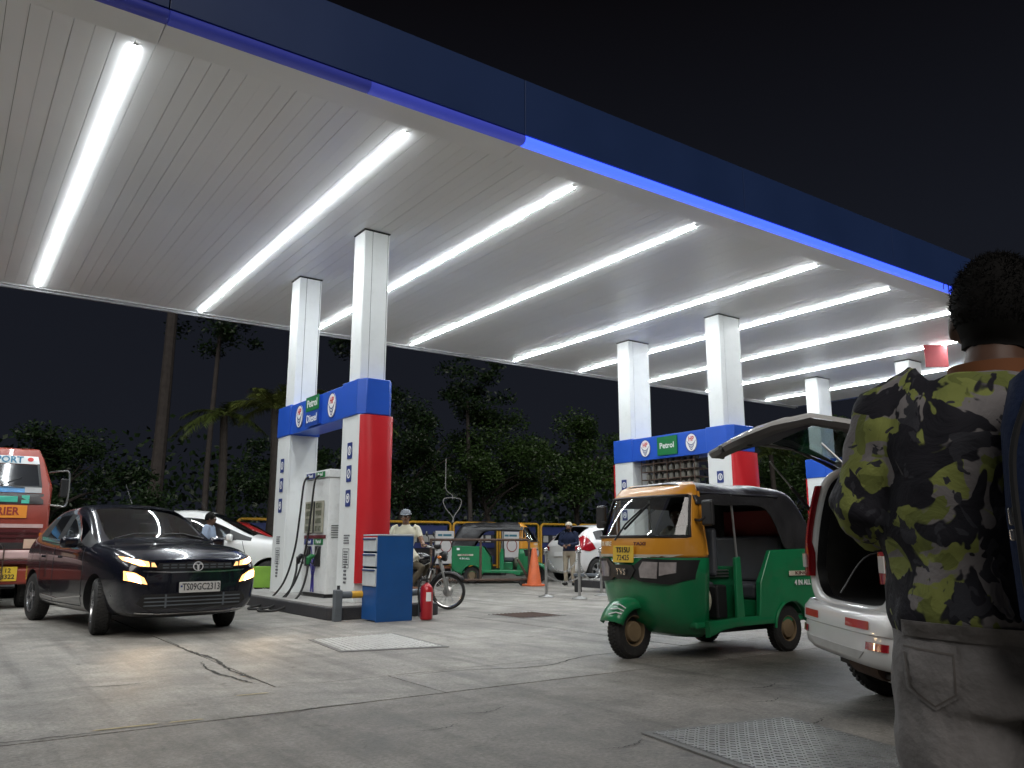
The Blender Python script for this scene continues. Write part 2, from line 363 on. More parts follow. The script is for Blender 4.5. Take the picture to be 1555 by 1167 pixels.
for i in range(len(sx) - 1):
    b = MB(); b.bb((sx[i] + .006, 8.20, 6.60), (sx[i + 1] - .006, 8.23, 7.42)); b.build('fascia_panel', navy_m, can, smooth=0, bevel=.004)
    b = MB(); b.add([(sx[i] + .004, 8.33, CH - .015), (sx[i + 1] - .004, 8.33, CH - .015), (sx[i + 1] - .004, 8.735, CH - .035), (sx[i] + .004, 8.735, CH - .035), (sx[i] + .004, 8.33, CH + .05), (sx[i + 1] - .004, 8.33, CH + .05), (sx[i + 1] - .004, 8.735, CH + .05), (sx[i] + .004, 8.735, CH + .05)],
          [(0, 1, 2, 3), (4, 5, 6, 7), (0, 1, 5, 4), (2, 3, 7, 6), (1, 2, 6, 5), (0, 3, 7, 4)]); b.build('border_panel', soffit_m, can, smooth=0)
    b = MB(); b.bb((sx[i] + .003, 19.36, CH - .03), (sx[i + 1] - .003, 19.42, CH + .05)); b.build('rear_trim', trim_m, can, smooth=0, bevel=.005)
    b = MB(); b.bb((sx[i] + .003, 19.45, CH - .07), (sx[i + 1] - .003, 19.52, 7.35)); b.build('rear_fascia', mat('rear_fascia_grey', (.35, .36, .38), .5), can, smooth=0, bevel=.005)
b = MB(); b.bb((X1 + .01, 8.26, CH - .03), (X1 + .05, 19.44, 7.42)); b.build('side_fascia', navy_m, can, smooth=0)
b = MB(); b.bb((X0 - .05, 8.26, CH - .03), (X0 - .01, 19.44, 7.42)); b.build('side_fascia', navy_m, can, smooth=0)
def tube_prof(mb, x0, x1):
    pr = [(8.33, CH - .02), (8.33, CH + .095)] + [(8.25 - .07 * math.sin(R(a)), CH + .035 + .065 * math.cos(R(a))) for a in range(0, 181, 30)]
    mb.prism(pr, x0, x1, 'x')
b = MB(); tube_prof(b, 6.02, X1); b.build('blue_edge_light', mat('blue_led', (.03, .08, .9), .4, var=0, emit=1.15, ecol=(.045, .10, 1.0)), can)
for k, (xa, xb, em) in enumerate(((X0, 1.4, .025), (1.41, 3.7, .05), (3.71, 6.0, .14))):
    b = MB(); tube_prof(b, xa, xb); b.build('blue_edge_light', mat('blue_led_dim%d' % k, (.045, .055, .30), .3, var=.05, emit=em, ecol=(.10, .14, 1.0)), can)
# white light tubes
tube_e = mat('tube_glow', (1, 1, 1), .5, var=0, emit=LAMP, ecol=(.93, .98, 1.0))
lightx = [-5.2, -2.0, 1.21, 4.56, 7.44, 10.16, 13.63, 16.2, 19.15, 22.1, 25.45]
lab = {-5.2: 'outermost white light tube at the truck side end of the canopy', -2.0: 'white light tube between the outermost one and the one above the truck', 10.16: 'long white light tube, first one past the diesel sign columns', 13.63: 'long white light tube running just before the petrol only arch columns', 16.2: 'long white light tube, first one behind the petrol only arch columns', 19.15: 'long white light tube, second one behind the petrol only arch columns', 22.1: 'long white light tube ending at the red hanging sign', 25.45: 'last white light tube beyond the far arch columns', 1.21: 'long white light tube crossing the ceiling above the truck', 4.56: 'long white light tube ending just left of the twin pump columns', 7.44: 'long white light tube passing behind the columns with the diesel sign'}
for x in lightx:
    t = thing('ceiling_light', lab.get(x, 'long white light tube set between the soffit boards'), 'ceiling light', (x, 8.9, CH), group='light tubes under the canopy')
    b = MB(); b.bb((-.026, 0, -.016), (.026, 10.35, -.004)); b.build('housing', trim_m, t, smooth=0)
    b = MB(); b.prism([(.028 * math.cos(R(a)), -.017 - .010 * math.sin(R(a))) for a in range(0, 181, 20)], .02, 10.33, 'y'); b.build('diffuser', tube_e, t)
# ================================================================ columns and pump arches
def column(x, y, wx, wy, label):
    t = thing('canopy_column', label, 'column', (x, y, 0), group='white canopy columns')
    b = MB(); b.bb((.012, .012, 0), (wx - .012, wy - .012, CH - .004)); b.build('core', mat('joint_black', (.02, .02, .022), .7), t, smooth=0)
    a = .15
    def pan(p, q): b = MB(); b.bb(p, q); b.build('cladding_panel', white_pan, t, smooth=0, bevel=.006)
    zt = CH - .03
    for s, y0 in ((0, 0), (1, wy)):
        ya, yb = (0, .014) if s == 0 else (wy - .014, wy)
        pan((.004, ya, .12), (a - .004, yb, zt)); pan((a + .004, ya, .12), (wx - .03, yb, zt)); pan((wx - .022, ya, .12), (wx - .001, yb, zt))
    for xa, xb in ((0, .014), (wx - .014, wx)):
        pan((xa, .018, .12), (xb, wy - .018, zt))
    b = MB(); b.bb((-.012, -.012, CH - .02), (wx + .012, wy + .012, CH - .004)); b.build('collar', mat('joint_black', (.02, .02, .022), .7), t, smooth=0)
    return t
def emblem(parent, M, s):
    """round oil company emblem: white disc, red letters, blue winged lines"""
    patch('emblem', ngon(.165 * s, 32, ry=.2 * s), white_ink, parent, M, thick=.008, off=.002, res=1)
    text('lettering', 'HP', .15 * s, red_ink, parent, M @ Matrix.Translation((0, .075 * s, .012)), bold=.02, sx=.85)
    for k in range(3):
        y = -.02 * s - k * .05 * s; h = (.13 - .03 * k) * s
        for sg in (-1, 1):
            up = [(sg * h * u, y + .055 * s * u * u * 1.2 - .03 * s * (1 - u)) for u in (0, .3, .6, .85, 1)]
            lo = [(a, b - .022 * s * (1 - .5 * i / 4)) for i, (a, b) in enumerate(up)]
            patch('emblem_stroke', up + lo[::-1], navy_ink, parent, M, off=.0115, thick=.002, res=1)
    mb = MB(); ring_mb(mb, .168 * s, .156 * s, .010, .013, M, ky=1.212); mb.build('emblem_rim', navy_ink, parent)
def sticker(parent, M, w, h, kind):
    patch('sticker', rrect(w, h, .012), navy_ink, parent, M, thick=.003, off=.001, res=1)
    mb = MB(); ring_mb(mb, w * .36, w * .25, .0045, .006, M, n=20, ky=1.15)
    t = mb.T; mb.T = M
    if kind == 0: mb.box((0, .0, .006), (w * .16, h * .3, .002))
    if kind == 1: mb.box((0, 0, .006), (w * .62, w * .1, .002), Matrix.Rotation(R(50), 3, 'Z'))
    if kind == 2: mb.box((0, .01, .006), (w * .3, h * .18, .002)); mb.box((w * .1, -.03, .006), (w * .1, h * .2, .002))
    mb.T = t; mb.build('sticker_symbol', white_ink, parent, smooth=0)
def notice(parent, M, w, h, rows, seed):
    r = random.Random(seed); mb = MB(); mb.T = M; y = h / 2
    for i in range(rows):
        y = h / 2 - (i + .5) * h / rows; x = -w / 2
        while x < w / 2 - .02:
            l = r.uniform(.015, .05); mb.box((x + l / 2, y, .002), (l, h / rows * .55, .002)); x += l + .012
    o = mb.build('notice_print', mat('grey_ink', (.10, .10, .11), .6, var=.05), parent, smooth=0); o['kind'] = 'stuff'
def arch(x, w_, yn0, yn1, yr0, yr1, label, sign, s=1, detail=True):
    t = thing('pump_arch', label, 'pump arch', (x, yn0, .2)); B0, B1 = 3.0, 3.58; Y1 = yn1 - yn0; Y2 = yr0 - yn0; Y3 = yr1 - yn0
    b = MB(); b.bb((.05, Y1 + .004, B0 + .02), (w_ - .05, Y2 - .004, B1 - .02)); b.build('beam', blue_m, t, smooth=0, bevel=.01)
    b = MB(); b.bb((.0, Y1 - .1, B0), (.045, Y2 + .1, B1)); b.build('beam_face', blue_m, t, smooth=0, bevel=.01)
    for ya, yb, near in ((0, Y1, 1), (Y2, Y3, 0)):
        # hollow leg: four faces round the column
        for nm, p, q in (('leg_panel', (0, ya + .012, 0), (.04, yb, B0 - .004)), ('leg_panel', (w_ - .04, ya + .012, 0), (w_, yb, B0 - .004)), ('leg_panel', (.042, yb - .03, 0), (w_ - .042, yb, B0 - .004)), ('leg_panel', (.042, ya + .012, 0), (w_ - .042, ya + .04, B0 - .004))):
            b = MB(); b.bb(p, q); b.build(nm, white_pan, t, smooth=0, bevel=.006)
        # blue wrap: pieces around the shaft
        c = .10
        poly = [(-.02, ya + c), (-.02, yb + .02 if near else yb - .0), (w_ + .02, yb + .02 if near else yb), (w_ + .02, ya + c), (w_ - c + .02, ya - .05 if near else ya - .012), (c - .02, ya - .05 if near else ya - .012)]
        if near:
            b = MB(); b.prism(poly, B0 - .001, B1 + .02, 'z'); b.build('blue_wrap', blue_m, t, smooth=20, bevel=.012)
            for px, dirn in ((w_, -1),):
                # swelling red end panel
                rows = []
                n = 10
                for i in range(n + 1):
                    z = .30 + (B0 - .02 - .30) * i / n
                    bul = .05 + .17 * math.sin(math.pi * min(1, (1 - i / n) * .9 + .1)) ** 1.3 * .5
                    if i == 0: bul = .03
                    rows.append([(.0, .01, z), (.0, -.03, z), (.07, -.05 - bul * .7, z), (w_ * .32, -.06 - bul, z), (w_ * .7, -.06 - bul * .75, z), (w_ - .04, -.05 - bul * .4, z), (w_, -.03, z), (w_, .01, z)])
                b = MB(); b.loft(rows); b.build('red_end_panel', red_m, t, smooth=50)
        else:
            b = MB(); b.prism([(-.02, yb + .02), (-.02, Y2 + .1), (-.02, ya - .012), (w_ + .02, ya - .012), (w_ + .02, yb + .02)], B0 - .001, B1 + .02, 'z'); b.build('blue_wrap', blue_m, t, smooth=20, bevel=.012)
            rows = [[(0, Y3 + .01, z), (.0, Y3 + .05, z), (w_ * .3, Y3 + .12, z), (w_ * .7, Y3 + .12, z), (w_, Y3 + .05, z), (w_, Y3 + .01, z)] for z in (.3, 1.2, B0 - .02)]
            if not detail: b = MB(); b.loft(rows); b.build('red_end_panel', red_m, t, smooth=50)
    ym = (Y1 + Y2) / 2; zc = (B0 + B1) / 2 + .01; F = lambda y, z: frame((-.004, y, z), (-1, 0, 0))
    emblem(t, F(ym - .78 * s, zc), 1.1); emblem(t, F(ym + .78 * s, zc), 1.1)
    gm = mat('sign_green', (.008, .16, .045), .4, var=.05)
    if sign == 'both':
        for txt, m, z in (('Petrol', gm, zc + .14), ('Diesel', mat('sign_blue', (.012, .06, .32), .4, var=.05), zc - .14)):
            patch('fuel_sign', rrect(.62, .272, .01), m, t, F(ym, z) @ Matrix.Translation((0, 0, .05)), thick=.012, res=1)
            text('lettering', txt, .2, white_ink, t, F(ym, z) @ Matrix.Translation((0, 0, .068)), bold=.012)
        b = MB(); b.bb((-.05, ym - .3, zc - .26), (-.0, ym + .3, zc + .26)); b.build('sign_box', blue_m, t, smooth=0)
    else:
        patch('fuel_sign', rrect(.66, .46, .01), gm, t, F(ym, zc), thick=.03, res=1)
        text('lettering', 'Petrol', .2, white_ink, t, F(ym, zc) @ Matrix.Translation((0, 0, .037)), bold=.012)
    for ya, yb in ((0, Y1), (Y2, Y3)):
        yc = (ya + yb) / 2
        for k, z in enumerate((2.42, 2.04, 1.64)): sticker(t, F(yc, z), .19, .27, k)
        if detail:
            notice(t, F(yc, .98), .2, .16, 4, k + int(ya)); notice(t, F(yc, .42), .12, .3, 5, 5 + int(ya))
            mb = MB(); mb.T = F(yc, .68)
            for sx_, sy_ in ((.12, 0), (-.12, 0)): mb.box((sx_, 0, .001), (.008, .3, .002))
            for sy_ in (.15, -.15): mb.box((0, sy_, .001), (.24, .008, .002))
            mb.build('notice_border', mat('grey_ink', (.10, .10, .11), .6, var=.05), t, smooth=0); notice(t, F(yc, .68), .17, .24, 6, 9 + int(ya))
    return t
for (x, w_, lb, sg) in ((5.48, .58, 'tall white pump arch with petrol and diesel sign behind the blue cabinet', 'both'), (14.62, .85, 'white pump arch with only a green petrol sign behind the yellow-fronted rickshaw', 'one'), (23.0, .8, 'far white and blue pump arch seen under the raised tailgate', 'one')):
    arch(x, w_, 12.08, 12.78, 15.3, 15.98, lb, sg, detail=x < 10)
    n_ = {5.48: 'of the petrol and diesel arch', 14.62: 'of the petrol only arch', 23.0: 'of the far arch under the tailgate'}[x]
    column(x + .07, 12.30, w_ - .11, .44, 'white boxed canopy column at the red panel end ' + n_)
    column(x + .07, 15.40, w_ - .11, .46, 'white boxed canopy column at the rear end ' + n_)
# islands
def island(x0, x1, y0, y1, label):
    t = thing('pump_island', label, 'kerb island', ((x0 + x1) / 2, (y0 + y1) / 2, 0)); a, b_ = (x1 - x0) / 2, (y1 - y0) / 2
    o = [(p[0], p[1]) for p in rrect(2 * a, 2 * b_, .12)]
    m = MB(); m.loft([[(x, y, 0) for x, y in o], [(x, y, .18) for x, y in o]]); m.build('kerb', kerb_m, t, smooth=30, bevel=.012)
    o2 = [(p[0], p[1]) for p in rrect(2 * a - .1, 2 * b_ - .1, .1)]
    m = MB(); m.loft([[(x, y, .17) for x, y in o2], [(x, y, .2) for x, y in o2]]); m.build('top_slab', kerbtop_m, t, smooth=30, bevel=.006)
island(4.86, 6.75, 11.55, 17.0, 'dark sided kerb island under the petrol and diesel arch')
island(14.0, 16.2, 11.4, 17.0, 'kerb island under the petrol only arch')
island(22.4, 24.6, 11.4, 17.0, 'far kerb island under the last arch')
def rail(x0, x1, y, label, flip=1):
    t = thing('guard_rail', label, 'guard rail', (x0, y, 0)); L_ = x1 - x0
    for px in (.0, L_):
        b = MB(); b.bb((px - .055, -.055, 0), (px + .055, .055, .44)); b.build('post', greyp_m, t, smooth=0, bevel=.008)
    segs = [(.056, .21, greyp_m), (.212, .98, yellow_m), (.982, L_ - .056, greyp_m)]
    for a, c, m in segs:
        b = MB(); b.cyl((a, 0, .37), (c, 0, .37), .052, n=18); b.build('pipe', m, t)
rail(4.93, 6.35, 11.42, 'yellow and grey pipe guard rail behind the blue cabinet')
rail(4.2, 5.35, 17.3, 'yellow and grey guard rail beyond the rear pump leg')
# ================================================================ fuel dispenser
t = thing('fuel_dispenser', 'white petrol and diesel dispenser with two hoses under the arch', 'fuel pump', (5.56, 13.42, .2))
D, Wd = .5, 1.12
pump_w = mat('pump_white', (.70, .71, .70), .42, var=.06, scale=3, dirt=.25)
b = MB(); b.bb((.0, 0, .06), (D, Wd, 2.05)); b.build('cabinet', pump_w, t, smooth=0, bevel=.012)
b = MB(); b.bb((-.02, -.02, 2.055), (D + .02, Wd + .02, 2.2)); b.build('top_cap', pump_w, t, smooth=0, bevel=.015)
b = MB(); b.bb((-.012, .02, 0), (D + .01, Wd - .02, .055)); b.build('base', black_m, t, smooth=0)
FX = lambda y, z, d=0: frame((-.002 - d, y, z), (-1, 0, 0))
b = MB(); b.bb((-.006, .06, .1), (-.001, 1.06, .98)); b.build('front_door', pump_w, t, smooth=0)
def disp(y):
    mb = MB(); mb.T = FX(y, 1.38); mb.box((0, 0, .02), (.36, .56, .03)); o = mb.build('display_panel', mat('display_beige', (.34, .33, .26), .5, var=.2), t, smooth=0, bevel=.006)
    for k in range(4):
        mb = MB(); mb.T = FX(y, 1.58 - k * .135); mb.box((0, 0, .037), (.26, .09, .004)); mb.build('readout', mat('lcd_grey', (.16, .165, .12), .25, var=.1), o, smooth=0)
disp(.82); disp(.36)
b = MB(); b.bb((-.03, .57, 1.1), (-.002, .62, 1.66)); b.build('divider', black_m, t, smooth=0)
patch('band', [(-.5, -.03), (.5, -.03), (.5, .03), (-.5, .03)], mat('maroon', (.12, .015, .02), .5), t, FX(.56, 1.03), res=1)
for y, txt, m in ((.82, 'Diesel', navy_ink), (.36, 'Petrol', mat('sign_green', (.008, .16, .045), .4))):
    for z in (.945, 2.12):
        patch('nozzle_label', [(-.2, -.05), (.2, -.05), (.2, .05), (-.2, .05)], m, t, FX(y, z, .02 if z > 2 else .004), thick=.008, res=1)
        text('lettering', txt, .09, white_ink, t, FX(y, z, .036 if z > 2 else .018), bold=.012)
    b = MB(); b.bb((-.035, y - .11, .52), (-.007, y + .11, .87)); b.build('nozzle_boot', black_m, t, smooth=0, bevel=.006)
    # sweeping blue stripes below
    for k in range(3):
        pts = []; o2 = .07 + k * .075
        for i in range(8):
            u = i / 7; zz = .86 - .78 * u; off = (1 - u) ** 2.2 * (.16 + .02 * k) + o2 * (1 - u * .75) - .06
            pts.append((off if y > .5 else -off, zz - .45))
        w2 = [(p[0] + (-.045 if y > .5 else .045) * (1 - .55 * i / 7), p[1]) for i, p in enumerate(pts)]
        patch('stripe', pts + w2[::-1], mat('stripe_violet', (.05, .04, .30), .4), t, FX(.57 + (.02 if y > .5 else -.02), .45, .005), res=1, thick=.002)
def nozzle(y, cm):
    b = MB(); b.tube([(-.06, y, .70), (-.11, y + .02, .70), (-.15, y + .04, .66), (-.16, y + .05, .56)], [.02, .045, .05, .03], 10); o = b.build('nozzle', cm, t)
    b = MB(); b.tube(catmull([(-.05, y, .72), (-.03, y - .03, .80), (-.03, y - .06, .85)], 4), .014, 8); b.build('spout', steel_m, o)
    b = MB(); b.tube(catmull([(-.13, y + .03, .60), (-.08, y, .56), (-.09, y, .66)], 4), .008, 6); b.build('trigger_guard', black_m, o)
nozzle(.86, black_m); nozzle(.38, mat('nozzle_green', (.01, .14, .04), .45))
for y, bulge in ((.9, .55), (.38, .35)):
    for (pa) in ([(-.02, y, 2.12), (-.12, y, 2.0), (-.16, y + .03, 1.4), (-.2, y + .1, .8), (-.34, y + .2, .22), (-.62, y + .3, -.12), (-.95, y + .1, -.17), (-1.02, y - .2, -.175), (-.8, y - .42, -.15), (-.5, y - .3, -.02), (-.32, y - .15, .15), (-.2, y - .02, .4), (-.16, y + .05, .56)],):
        b = MB(); b.tube(catmull(pa, 7), .019, 8); b.build('hose', rubber_m, t)
FY = lambda x, z, d=0: frame((x, -.002 - d, z), (0, -1, 0))
for k in range(6):
    for sx_ in (.14, .34):
        b = MB(); b.T = FY(sx_, 1.02 + k * .04); b.box((0, 0, .004), (.15, .012, .008)); b.build('vent_slat', black_m, t, smooth=0)
b = MB(); b.T = FY(.40, 1.36); b.box((0, 0, .04), (.2, .26, .08)); o = b.build('card_terminal', black_m, t, smooth=0, bevel=.012)
b = MB(); b.T = FY(.41, 1.36); b.tube([(0, .02, .085), (0, -.02, .11), (.0, -.08, .10)], [.03, .035, .02], 8); b.build('receipt', white_ink, o)
b = MB(); b.T = FY(.34, 1.6); b.box((0, 0, .02), (.2, .14, .04)); b.build('printer_box', MT['display_beige'], t, smooth=0, bevel=.02)
b = MB(); b.T = FY(.33, .32); b.box((0, 0, .003), (.2, .13, .006)); b.build('rating_plate', greyp_m, t, smooth=0)
# second dispenser, grille box seen under the petrol only arch
t = thing('bottle_rack', 'dark wire rack of bottles under the petrol only arch', 'rack', (14.9, 13.3, .2))
b = MB(); b.bb((0, 0, .0), (.5, 1.8, 2.3)); b.build('cabinet', mat('rack_dark', (.03, .03, .032), .6), t, smooth=0, bevel=.02)
for k in range(4):
    b = MB(); b.bb((-.16, 0, 2.30 + k * .20), (.4, 1.8, 2.32 + k * .20)); b.build('shelf', rust_m, t, smooth=0)
    for j in range(9):
        b = MB(); b.lathe([(.001, 0), (.07, .0), (.075, .05), (.07, .12), (.03, .155), (.028, .17), (.001, .172)], 12, (.0, .1 + j * .2, 2.325 + k * .20)); b.build('bottle', mat('bottle_dull', (.20, .19, .16), .35, var=.25), t)
for y in (0, .45, .9, 1.35, 1.8):
    b = MB(); b.cyl((-.17, y, 2.2), (-.17, y, 3.0), .012, n=6); b.build('wire', rust_m, t)
# blue drawer cabinet
t = thing('tool_cabinet', 'blue steel cabinet with pale drawers standing before the guard rail', 'cabinet', (5.3, 10.93, 0))
cb = mat('cabinet_blue', (.008, .075, .26), .42, var=.1, scale=3, dirt=.12)
b = MB(); b.bb((.012, .0, .0), (.60, .02, 1.22)); b.bb((.012, .46, .02), (.60, .48, 1.2)); b.bb((.58, .02, .02), (.60, .46, 1.2)); b.bb((.012, .02, .02), (.58, .46, .5)); b.build('carcass', cb, t, smooth=0, bevel=.004)
b = MB(); b.bb((.0, -.005, 1.222), (.61, .485, 1.245)); b.build('top', mat('cabinet_top', (.42, .47, .52), .4, var=.1), t, smooth=0, bevel=.006)
for k, (z0, z1) in enumerate(((1.0, 1.2), (.78, .97), (.50, .75))):
    b = MB(); b.bb((-.008, .025, z0), (.03, .455, z1)); o = b.build('drawer', mat('drawer_pale', (.52, .56, .58), .4, var=.1, dirt=.15), t, smooth=0, bevel=.006)
    b = MB(); b.bb((-.022, .03, z1 - .035), (-.009, .45, z1 - .012)); b.build('handle', navy_m, o, smooth=0, bevel=.003)
# extinguisher
t = thing('fire_extinguisher', 'red fire extinguisher on the concrete beside the blue cabinet', 'extinguisher', (6.1, 10.86, 0))
b = MB(); b.lathe([(.001, .01), (.085, .012), (.094, .03), (.094, .43), (.085, .475), (.055, .51), (.026, .525), (.022, .54)], 24); b.build('cylinder', mat('extinguisher_red', (.42, .012, .02), .3, var=.08, coat=.4), t)
b = MB(); b.cyl((0, 0, .53), (0, 0, .575), .02, n=12); b.box((-.03, 0, .59), (.13, .03, .02)); b.box((-.04, 0, .62), (.12, .026, .012), Matrix.Rotation(R(-12), 3, 'Y')); b.build('valve', black_m, t, smooth=30)
b = MB(); b.tube(catmull([(-.02, -.01, .57), (-.12, -.02, .56), (-.16, -.03, .4), (-.125, -.02, .2), (-.11, -.01, .12)], 6), .012, 8); b.build('hose', rubber_m, t)
patch('label', rrect(.08, .13, .005), white_ink, t, frame((-.03, -.2, .34), (-.15, -1, 0)), BVHTree.FromPolygons([t.children[0].data.vertices[i].co for i in range(len(t.children[0].data.vertices))], [tuple(p.vertices) for p in t.children[0].data.polygons]), off=.002, thick=.001, res=.02)
# oil bottle at the leg
t = thing('oil_bottle', 'small grey oil bottle on the island by the sticker leg', 'bottle', (5.3, 12.3, .2))
b = MB(); b.prism(rrect(.12, .08, .02), 0, .2, 'z'); b.build('bottle', mat('bottle_grey', (.13, .14, .15), .4), t, bevel=.01)
b = MB(); b.cyl((.02, 0, .2), (.02, 0, .26), .025, n=12); b.build('cap', black_m, t)
# ================================================================ yard: fence, banners, barrier, cone, stanchions
FYY = 29.0
fx = [8.6, 10.85, 13.1, 15.3, 17.42, 19.75, 21.95, 24.15, 26.4, 28.6]
fence = thing('yellow_fence', 'yellow tube framed fence of joined panels behind the parked green rickshaw', 'fence', (fx[0], FYY, 0))
banner_blue = mat('banner_blue', (.025, .04, .15), .55, var=.2, scale=2)
poster_m = mat('poster_grey', (.42, .43, .42), .6, var=.15, scale=3)
for i in range(len(fx) - 1):
    a, b_ = fx[i] - fx[0] + .07, fx[i + 1] - fx[0] - .07; r_ = .16; p = []
    for (cx_, cz_, an) in ((a + r_, 1.98 - r_, 180), (b_ - r_, 1.98 - r_, 90)):
        p += [(cx_ + r_ * math.cos(R(an - 15 * k)), 0, cz_ + r_ * math.sin(R(an - 15 * k))) for k in range(7)]
    mb = MB(); mb.tube([(a, 0, .12)] + p + [(b_, 0, .12)], .05, 8); mb.build('frame', yellow_m, fence)
    mb = MB(); mb.cyl((a, 0, .22), (b_, 0, .22), .035, n=8); mb.build('bottom_rail', yellow_m, fence)
    mb = MB(); mb.bb((a + .1, .09, .3), (b_ - .1, .11, .62)); mb.build('banner_band', banner_blue, fence, smooth=0)
    mb = MB(); mb.bb((a + .1, .09, .95), (b_ - .1, .11, 1.16)); mb.build('banner_band', banner_blue, fence, smooth=0)
    mb = MB(); mb.bb((a + .1, .09, 1.5), (b_ - .1, .11, 1.86)); mb.build('banner_band', banner_blue, fence, smooth=0)
    mb = MB(); mb.bb((a + .1, .13, .3), (b_ - .1, .15, 1.86)); mb.build('backing', mat('backing_dark', (.03, .03, .035), .7), fence, smooth=0)
    x = a + .2; k = 0
    rr = random.Random(i + 40)
    while x < b_ - .35:
        wd = rr.choice((.26, .3, .55, .6))
        for z0, z1 in ((1.19, 1.47), (.65, .92)):
            if rr.random() < .7: mb = MB(); mb.bb((x, .08, z0), (min(x + wd, b_ - .12), .12, z1)); mb.build('poster', poster_m, fence, smooth=0)
        x += wd + rr.uniform(.1, .3)
# white boards with a ring drawn on them, standing before the fence
for k, (x, lb) in enumerate(((13.7, 'white board with a red ring by the motorcycle handlebar'), (16.2, 'white board with a red ring beside the rear of the green rickshaw'), (18.8, 'white board with a red ring behind the cab of the green rickshaw'))):
    t = thing('notice_board', lb, 'board', (x + (0, .4, 1.0)[k], 28.2, 0))
    mb = MB(); mb.bb((-.42, -.03, .35), (.42, .03, 1.62)); mb.build('panel', mat('board_white', (.72, .72, .72), .5, var=.05), t, smooth=0, bevel=.01)
    for sx_ in (-.36, .36): mb = MB(); mb.cyl((sx_, .05, 0), (sx_, .05, 1.5), .025, n=8); mb.build('leg', steel_m, t)
    mb = MB(); ring_mb(mb, .27, .235, 0, .01, frame((.05, -.032, 1.05), (0, -1, 0))); mb.build('ring_mark', mat('board_red', (.30, .04, .04), .5), t)
    mb = MB(); mb.bb((-.32, -.04, 1.42), (-.12, -.032, 1.5)); mb.bb((-.08, -.04, 1.42), (.3, -.032, 1.5)); o = mb.build('heading_bar', mat('board_teal', (.05, .2, .28), .5), t, smooth=0); o['kind'] = 'stuff'
# compound wall far behind
t = thing('compound_wall', 'low dark compound wall below the trees behind the yellow fence', 'wall', (15, 31.5, 0))
wm = mat('old_plaster', (.055, .052, .052), .9, var=.35, scale=1.2, bump=.2)
for k in range(14):
    mb = MB(); mb.bb((-35 + k * 5 + .02, -.12, 0), (-30 + k * 5 - .02, .12, 1.35)); mb.build('wall_bay', wm, t, smooth=0, bevel=.02)
for k in range(15):
    mb = MB(); mb.bb((-35.16 + k * 5, -.17, 0), (-34.84 + k * 5, .17, 1.5)); mb.build('pier', wm, t, smooth=0, bevel=.02)
# rusty rolling barrier
t = thing('rolling_barrier', 'rusty brown wheeled barrier frame in front of the green rickshaw', 'barrier', (13.4, 18.2, 0), R(-22))
P = lambda a, b, r=.03: (lambda m: (m.cyl(a, b, r, n=8), m)[1])(MB())
for nm, a, b_ in (('top_rail', (-2.7, 0, 1.22), (.0, 0, 1.22)), ('bottom_rail', (-2.7, 0, .16), (.05, 0, .16)), ('end_post', (0, 0, .16), (0, 0, 1.25)), ('end_post', (-2.7, 0, .16), (-2.7, 0, 1.25)), ('brace', (-.03, 0, .2), (-.32, 0, .7)), ('foot', (-.05, -.3, .1), (-.05, .3, .1)), ('foot', (-2.65, -.3, .1), (-2.65, .3, .1)), ('mid_post', (-1.35, 0, .16), (-1.35, 0, 1.22))):
    P(a, b_, .035).build(nm, rust_m, t)
for x in (-.2, -2.5):
    mb = MB(); mb.lathe([(.03, -.03), (.085, -.03), (.1, 0), (.085, .03), (.03, .03)], 16, (x, 0, .1), 'y', caps=True); mb.build('castor', rubber_m, t)
# stool-like rusty stand at the back of the rickshaw
t = thing('iron_stool', 'small brown iron stool beside the back wheel of the parked rickshaw', 'stool', (12.2, 20.6, 0))
mb = MB(); mb.bb((-.25, -.2, .42), (.25, .2, .48)); mb.build('seat', mat('stool_brown', (.16, .06, .03), .7, var=.3), t, smooth=0, bevel=.01)
for sx_ in (-.2, .2):
    for sy_ in (-.16, .16): mb = MB(); mb.cyl((sx_ * 1.15, sy_ * 1.15, 0), (sx_, sy_, .42), .02, n=8); mb.build('leg', rust_m, t)
# cone
t = thing('traffic_cone', 'faded orange traffic cone between the parked rickshaw and the chain posts', 'traffic cone', (13.35, 17.9, 0))
cone_m = mat('cone_orange', (.62, .13, .04), .55, var=.15, scale=5, dirt=.25)
mb = MB(); mb.prism(rrect(.5, .5, .06), 0, .05, 'z'); mb.build('base', cone_m, t, bevel=.012)
mb = MB(); mb.lathe([(.205, .05), (.195, .09), (.06, .98), (.045, 1.0), (.03, 1.0), (.03, .9)], 24); mb.build('body', cone_m, t)
# stanchions and chains
sp_ = [(10.81, 14.07), (10.98, 13.17), (12.07, 13.73), (11.27, 12.40)]
nm_ = ['chrome chain post nearest the orange cone', 'chrome chain post between the cone side post and the rickshaw mirror', 'chrome chain post beside the white car tail lamp', 'chrome chain post hidden behind the rickshaw front mudguard']
for (x, y), lb in zip(sp_, nm_):
    t = thing('chain_post', lb, 'stanchion', (x, y, 0), group='chrome posts with chains')
    mb = MB(); mb.lathe([(.001, .0), (.165, .0), (.165, .012), (.13, .03), (.05, .045), (.03, .06)], 24); mb.build('base', steel_m, t)
    mb = MB(); mb.cyl((0, 0, .05), (0, 0, .93), .03, n=14); mb.build('tube', steel_m, t)
    mb = MB(); mb.ball((0, 0, .99), .05); mb.lathe([(.03, .92), (.05, .925), (.05, .95), (.03, .955)], 14, caps=True); mb.build('finial', chrome_m, t)
